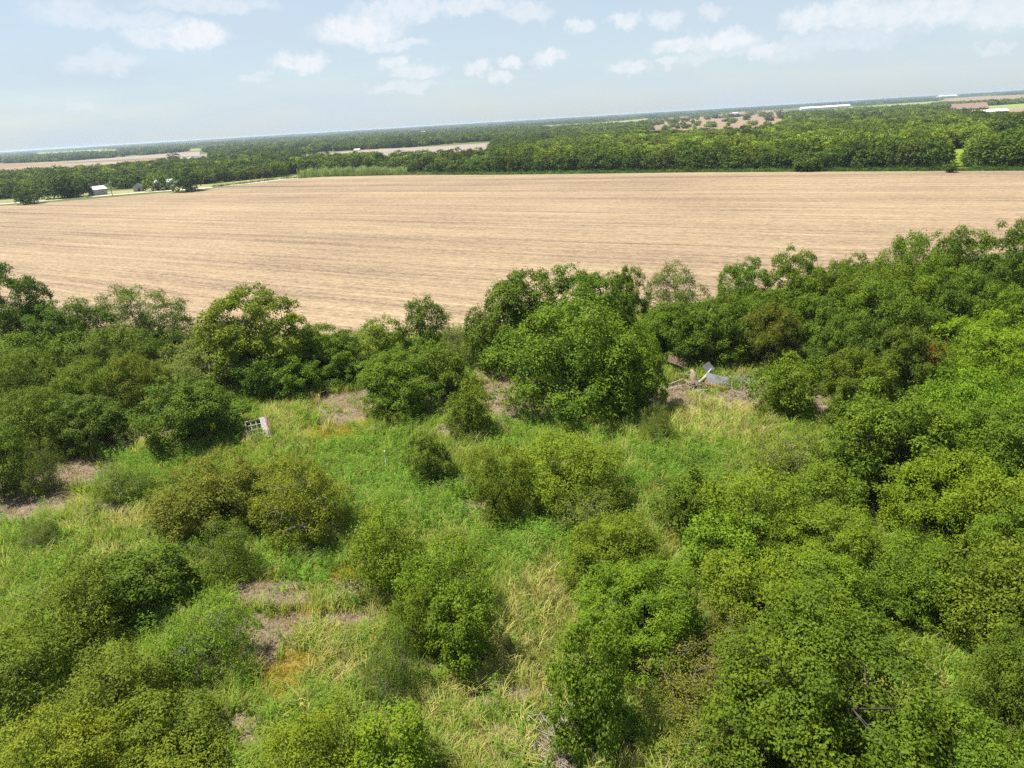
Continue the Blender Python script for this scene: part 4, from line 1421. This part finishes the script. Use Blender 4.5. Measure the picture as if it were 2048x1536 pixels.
c = corrugated(2.0, 1.1, M['rust_pale'], 'tin_sheet')
lay(c, 1356, 748, 1.35, (R_(32), R_(22), R_(-12)))
tag(c, 'rusty pinkish tin sheet tilted at the left of the debris pile', 'tin sheet')
c = corrugated(2.0, 1.2, M['galv'], 'tin_sheet')
lay(c, 1434, 775, .72, (R_(30), R_(14), R_(-14)))
tag(c, 'large pale grey tin sheet lying at the right of the debris pile', 'tin sheet')
c = corrugated(1.9, .22, M['orange_rust'], 'tin_strip')
lay(c, 1431, 781, .50, (R_(42), R_(13), R_(-14)))
tag(c, 'orange rusted strip along the lower edge of the grey tin sheet', 'tin strip')
c = corrugated(.9, .9, M['galv'], 'tin_sheet')
lay(c, 1416, 760, 1.25, (R_(48), R_(-20), R_(30)))
tag(c, 'small bluish tin sheet leaning behind the white beam', 'tin sheet')
q0, q1 = gnd(1400, 775), gnd(1424, 752)
o = MB().beam((q0[0], q0[1], .6), (q1[0] - .2, q1[1] - .8, 1.15), .12, .09).build('beam', M['weathered_paint'])
tag(o, 'white painted beam slanting across the debris pile', 'beam')
# bleached broken trunk
q = gnd(1390, 775)
st = empty('dead_tree', (q[0], q[1], 0))
tag(st, 'bleached broken tree trunk standing in the debris pile', 'dead tree')
MB().tube([(0, 0, -.2), (.06, .05, .4), (-.16, .1, .85), (-.05, .3, 1.3), (-.3, .5, 1.6)], [.46, .3, .33, .2, .1], 9).build('trunk', M['dead_wood'], st, True)
MB().tube([(.1, 0, .3), (.45, -.15, .62), (.8, .05, .8), (1.25, .2, 1.1)], [.24, .17, .13, .04], 8).build('limb', M['dead_wood'], st, True)
MB().tube([(-.15, 0, .2), (-.6, -.2, .45), (-1.0, -.15, .9)], [.24, .15, .04], 8).build('limb', M['dead_wood'], st, True)
MB().tube([(.05, -.1, .35), (.7, -.3, .25), (1.2, -.35, .12)], [.18, .12, .06], 7).build('limb', M['dead_wood'], st, True)
q = gnd(1378, 735)
o = MB().tube([(q[0] - .3, q[1], .9), (q[0], q[1] + .1, 1.5), (q[0] + .15, q[1] + .3, 2.3)], [.5, .46, .3], 9).build('dead_stump', M['dead_wood'], None, True)
tag(o, 'pale rounded dead stump behind the broken trunk', 'stump')
bg_ = np.random.default_rng(12)
for (x, y, ln, a, dz, lab) in ((1352, 768, 1.8, 25, .25, 'grey board at the left foot of the debris pile, upper one'), (1348, 779, 1.5, 12, .2, 'grey board at the left foot of the debris pile, lower one'),
                               (1408, 768, 1.6, -35, .5, 'short grey board against the broken trunk'), (1460, 762, 1.7, -20, .4, 'grey board sticking out right of the grey tin sheet'),
                               (1382, 762, 1.9, 70, .7, 'grey board leaning behind the broken trunk'), (1400, 786, 1.4, -15, .3, 'grey board on the ground below the white beam'),
                               (1368, 760, 1.3, -50, .6, 'short grey board between rusty sheet and broken trunk')):
    q = gnd(x, y)
    d = Vector((math.cos(R_(a)), math.sin(R_(a)), .12)) * ln / 2
    o = MB().beam(Vector((q[0], q[1], dz)) - d, Vector((q[0], q[1], dz)) + d, .14, .04).build('board', M['grey_wood'])
    tag(o, lab, 'board', 'boards in the debris pile')


def brush(px, py, rx, ry, n, h, label, mat):
    q = gnd(px, py)
    mb = MB()
    for i in range(n):
        b = Vector((q[0] + bg_.normal(0, rx), q[1] + bg_.normal(0, ry), bg_.uniform(.05, h)))
        d = Vector((bg_.normal(), bg_.normal(), bg_.normal(0, .35))).normalized() * bg_.uniform(.4, 1.1)
        mid = b + d * .5 + Vector(bg_.normal(0, .06, 3))
        mb.tube([b, mid, b + d], [.03, .022, .008], 4, False)
    o = mb.build('brush_pile', mat)
    return tag(o, label, 'brush', kind='stuff')


brush(1392, 776, .9, .5, 90, .6, 'tangle of dry sticks round the broken trunk', M['dead_wood'])
brush(1478, 770, 1.1, .8, 170, .8, 'heap of pale dry sticks right of the tin sheets', M['grey_wood'])
brush(1500, 795, .9, .7, 120, .4, 'scattered dry branches left of the lone round bush', M['dead_wood'])
brush(1130, 1490, .9, 1.1, 150, .3, 'grey dead stalks lying on bare ground at bottom centre', M['grey_wood'])
brush(1290, 1335, .5, .8, 110, .5, 'pale dead stalks right of the narrow dark green shrub', M['dead_wood'])
brush(130, 905, .6, .6, 60, .7, 'dead pale sticks at the front of the left thicket', M['dead_wood'])
# white stake among the weeds
q = gnd(773, 938)
o = MB().tube([(q[0], q[1], -.2), (q[0] + .03, q[1], .7), (q[0] + .02, q[1], 1.5)], [.06, .06, .05], 7).build('stake', M['paint_white'])
tag(o, 'small white stake standing among the green weeds', 'stake')
# orange dead sprig on the edge of the lime tree
X, Y, a, b = fit_box(1850, 1895, 680, 722, hmax=13)
rs = math.hypot(*gnd(1870, 792)[:2])
q = at_range(1872, 706, rs - 1.5)
g = np.random.default_rng(9)
n = 420
P = np.array(q) + g.normal(0, 1, (n, 3)) * [.42, .4, .55]
V, F = leaf_quads(P, unit(g.normal(size=(n, 3))), unit(g.normal(size=(n, 3)) + [0, 0, .5]), np.full(n, .16), np.full(n, .07))
ds = empty('dead_branch', (q[0], q[1], 0))
tag(ds, 'dead branch with orange-red leaves beside the lime feathery tree', 'branch')
o = link(bpy.data.objects.new('dead_leaves', np_mesh('dead_leaves', V - [q[0], q[1], 0], F, M['leaf'], {'lr': g.uniform(.2, .9, n)})), ds)
o.color = (.30, .085, .025, 1)
MB().tube([(0, .3, -.2), (.1, .2, q[2] * .6), (0, 0, q[2] + .4)], [.09, .06, .02], 6).build('stem', M['bark'], ds)

# ------------------------------------------------------------------ haze: even, thin summer air
hzm, t, out = new_mat('haze')
pv = t.add('ShaderNodeVolumePrincipled')
pv.inputs['Color'].default_value = (.74, .87, 1.0, 1)
pv.inputs['Density'].default_value = 1.0e-4
pv.inputs['Anisotropy'].default_value = .25
t.l.new(pv.outputs[0], out.inputs['Volume'])
zlo = float(GZ.min()) - 1.0
o = MB().box((0, 8000, (zlo + 27) / 2), (33000, 23000, 27 - zlo)).build('haze', hzm)
tag(o, 'thin bluish summer haze over the plain', 'haze', kind='stuff')
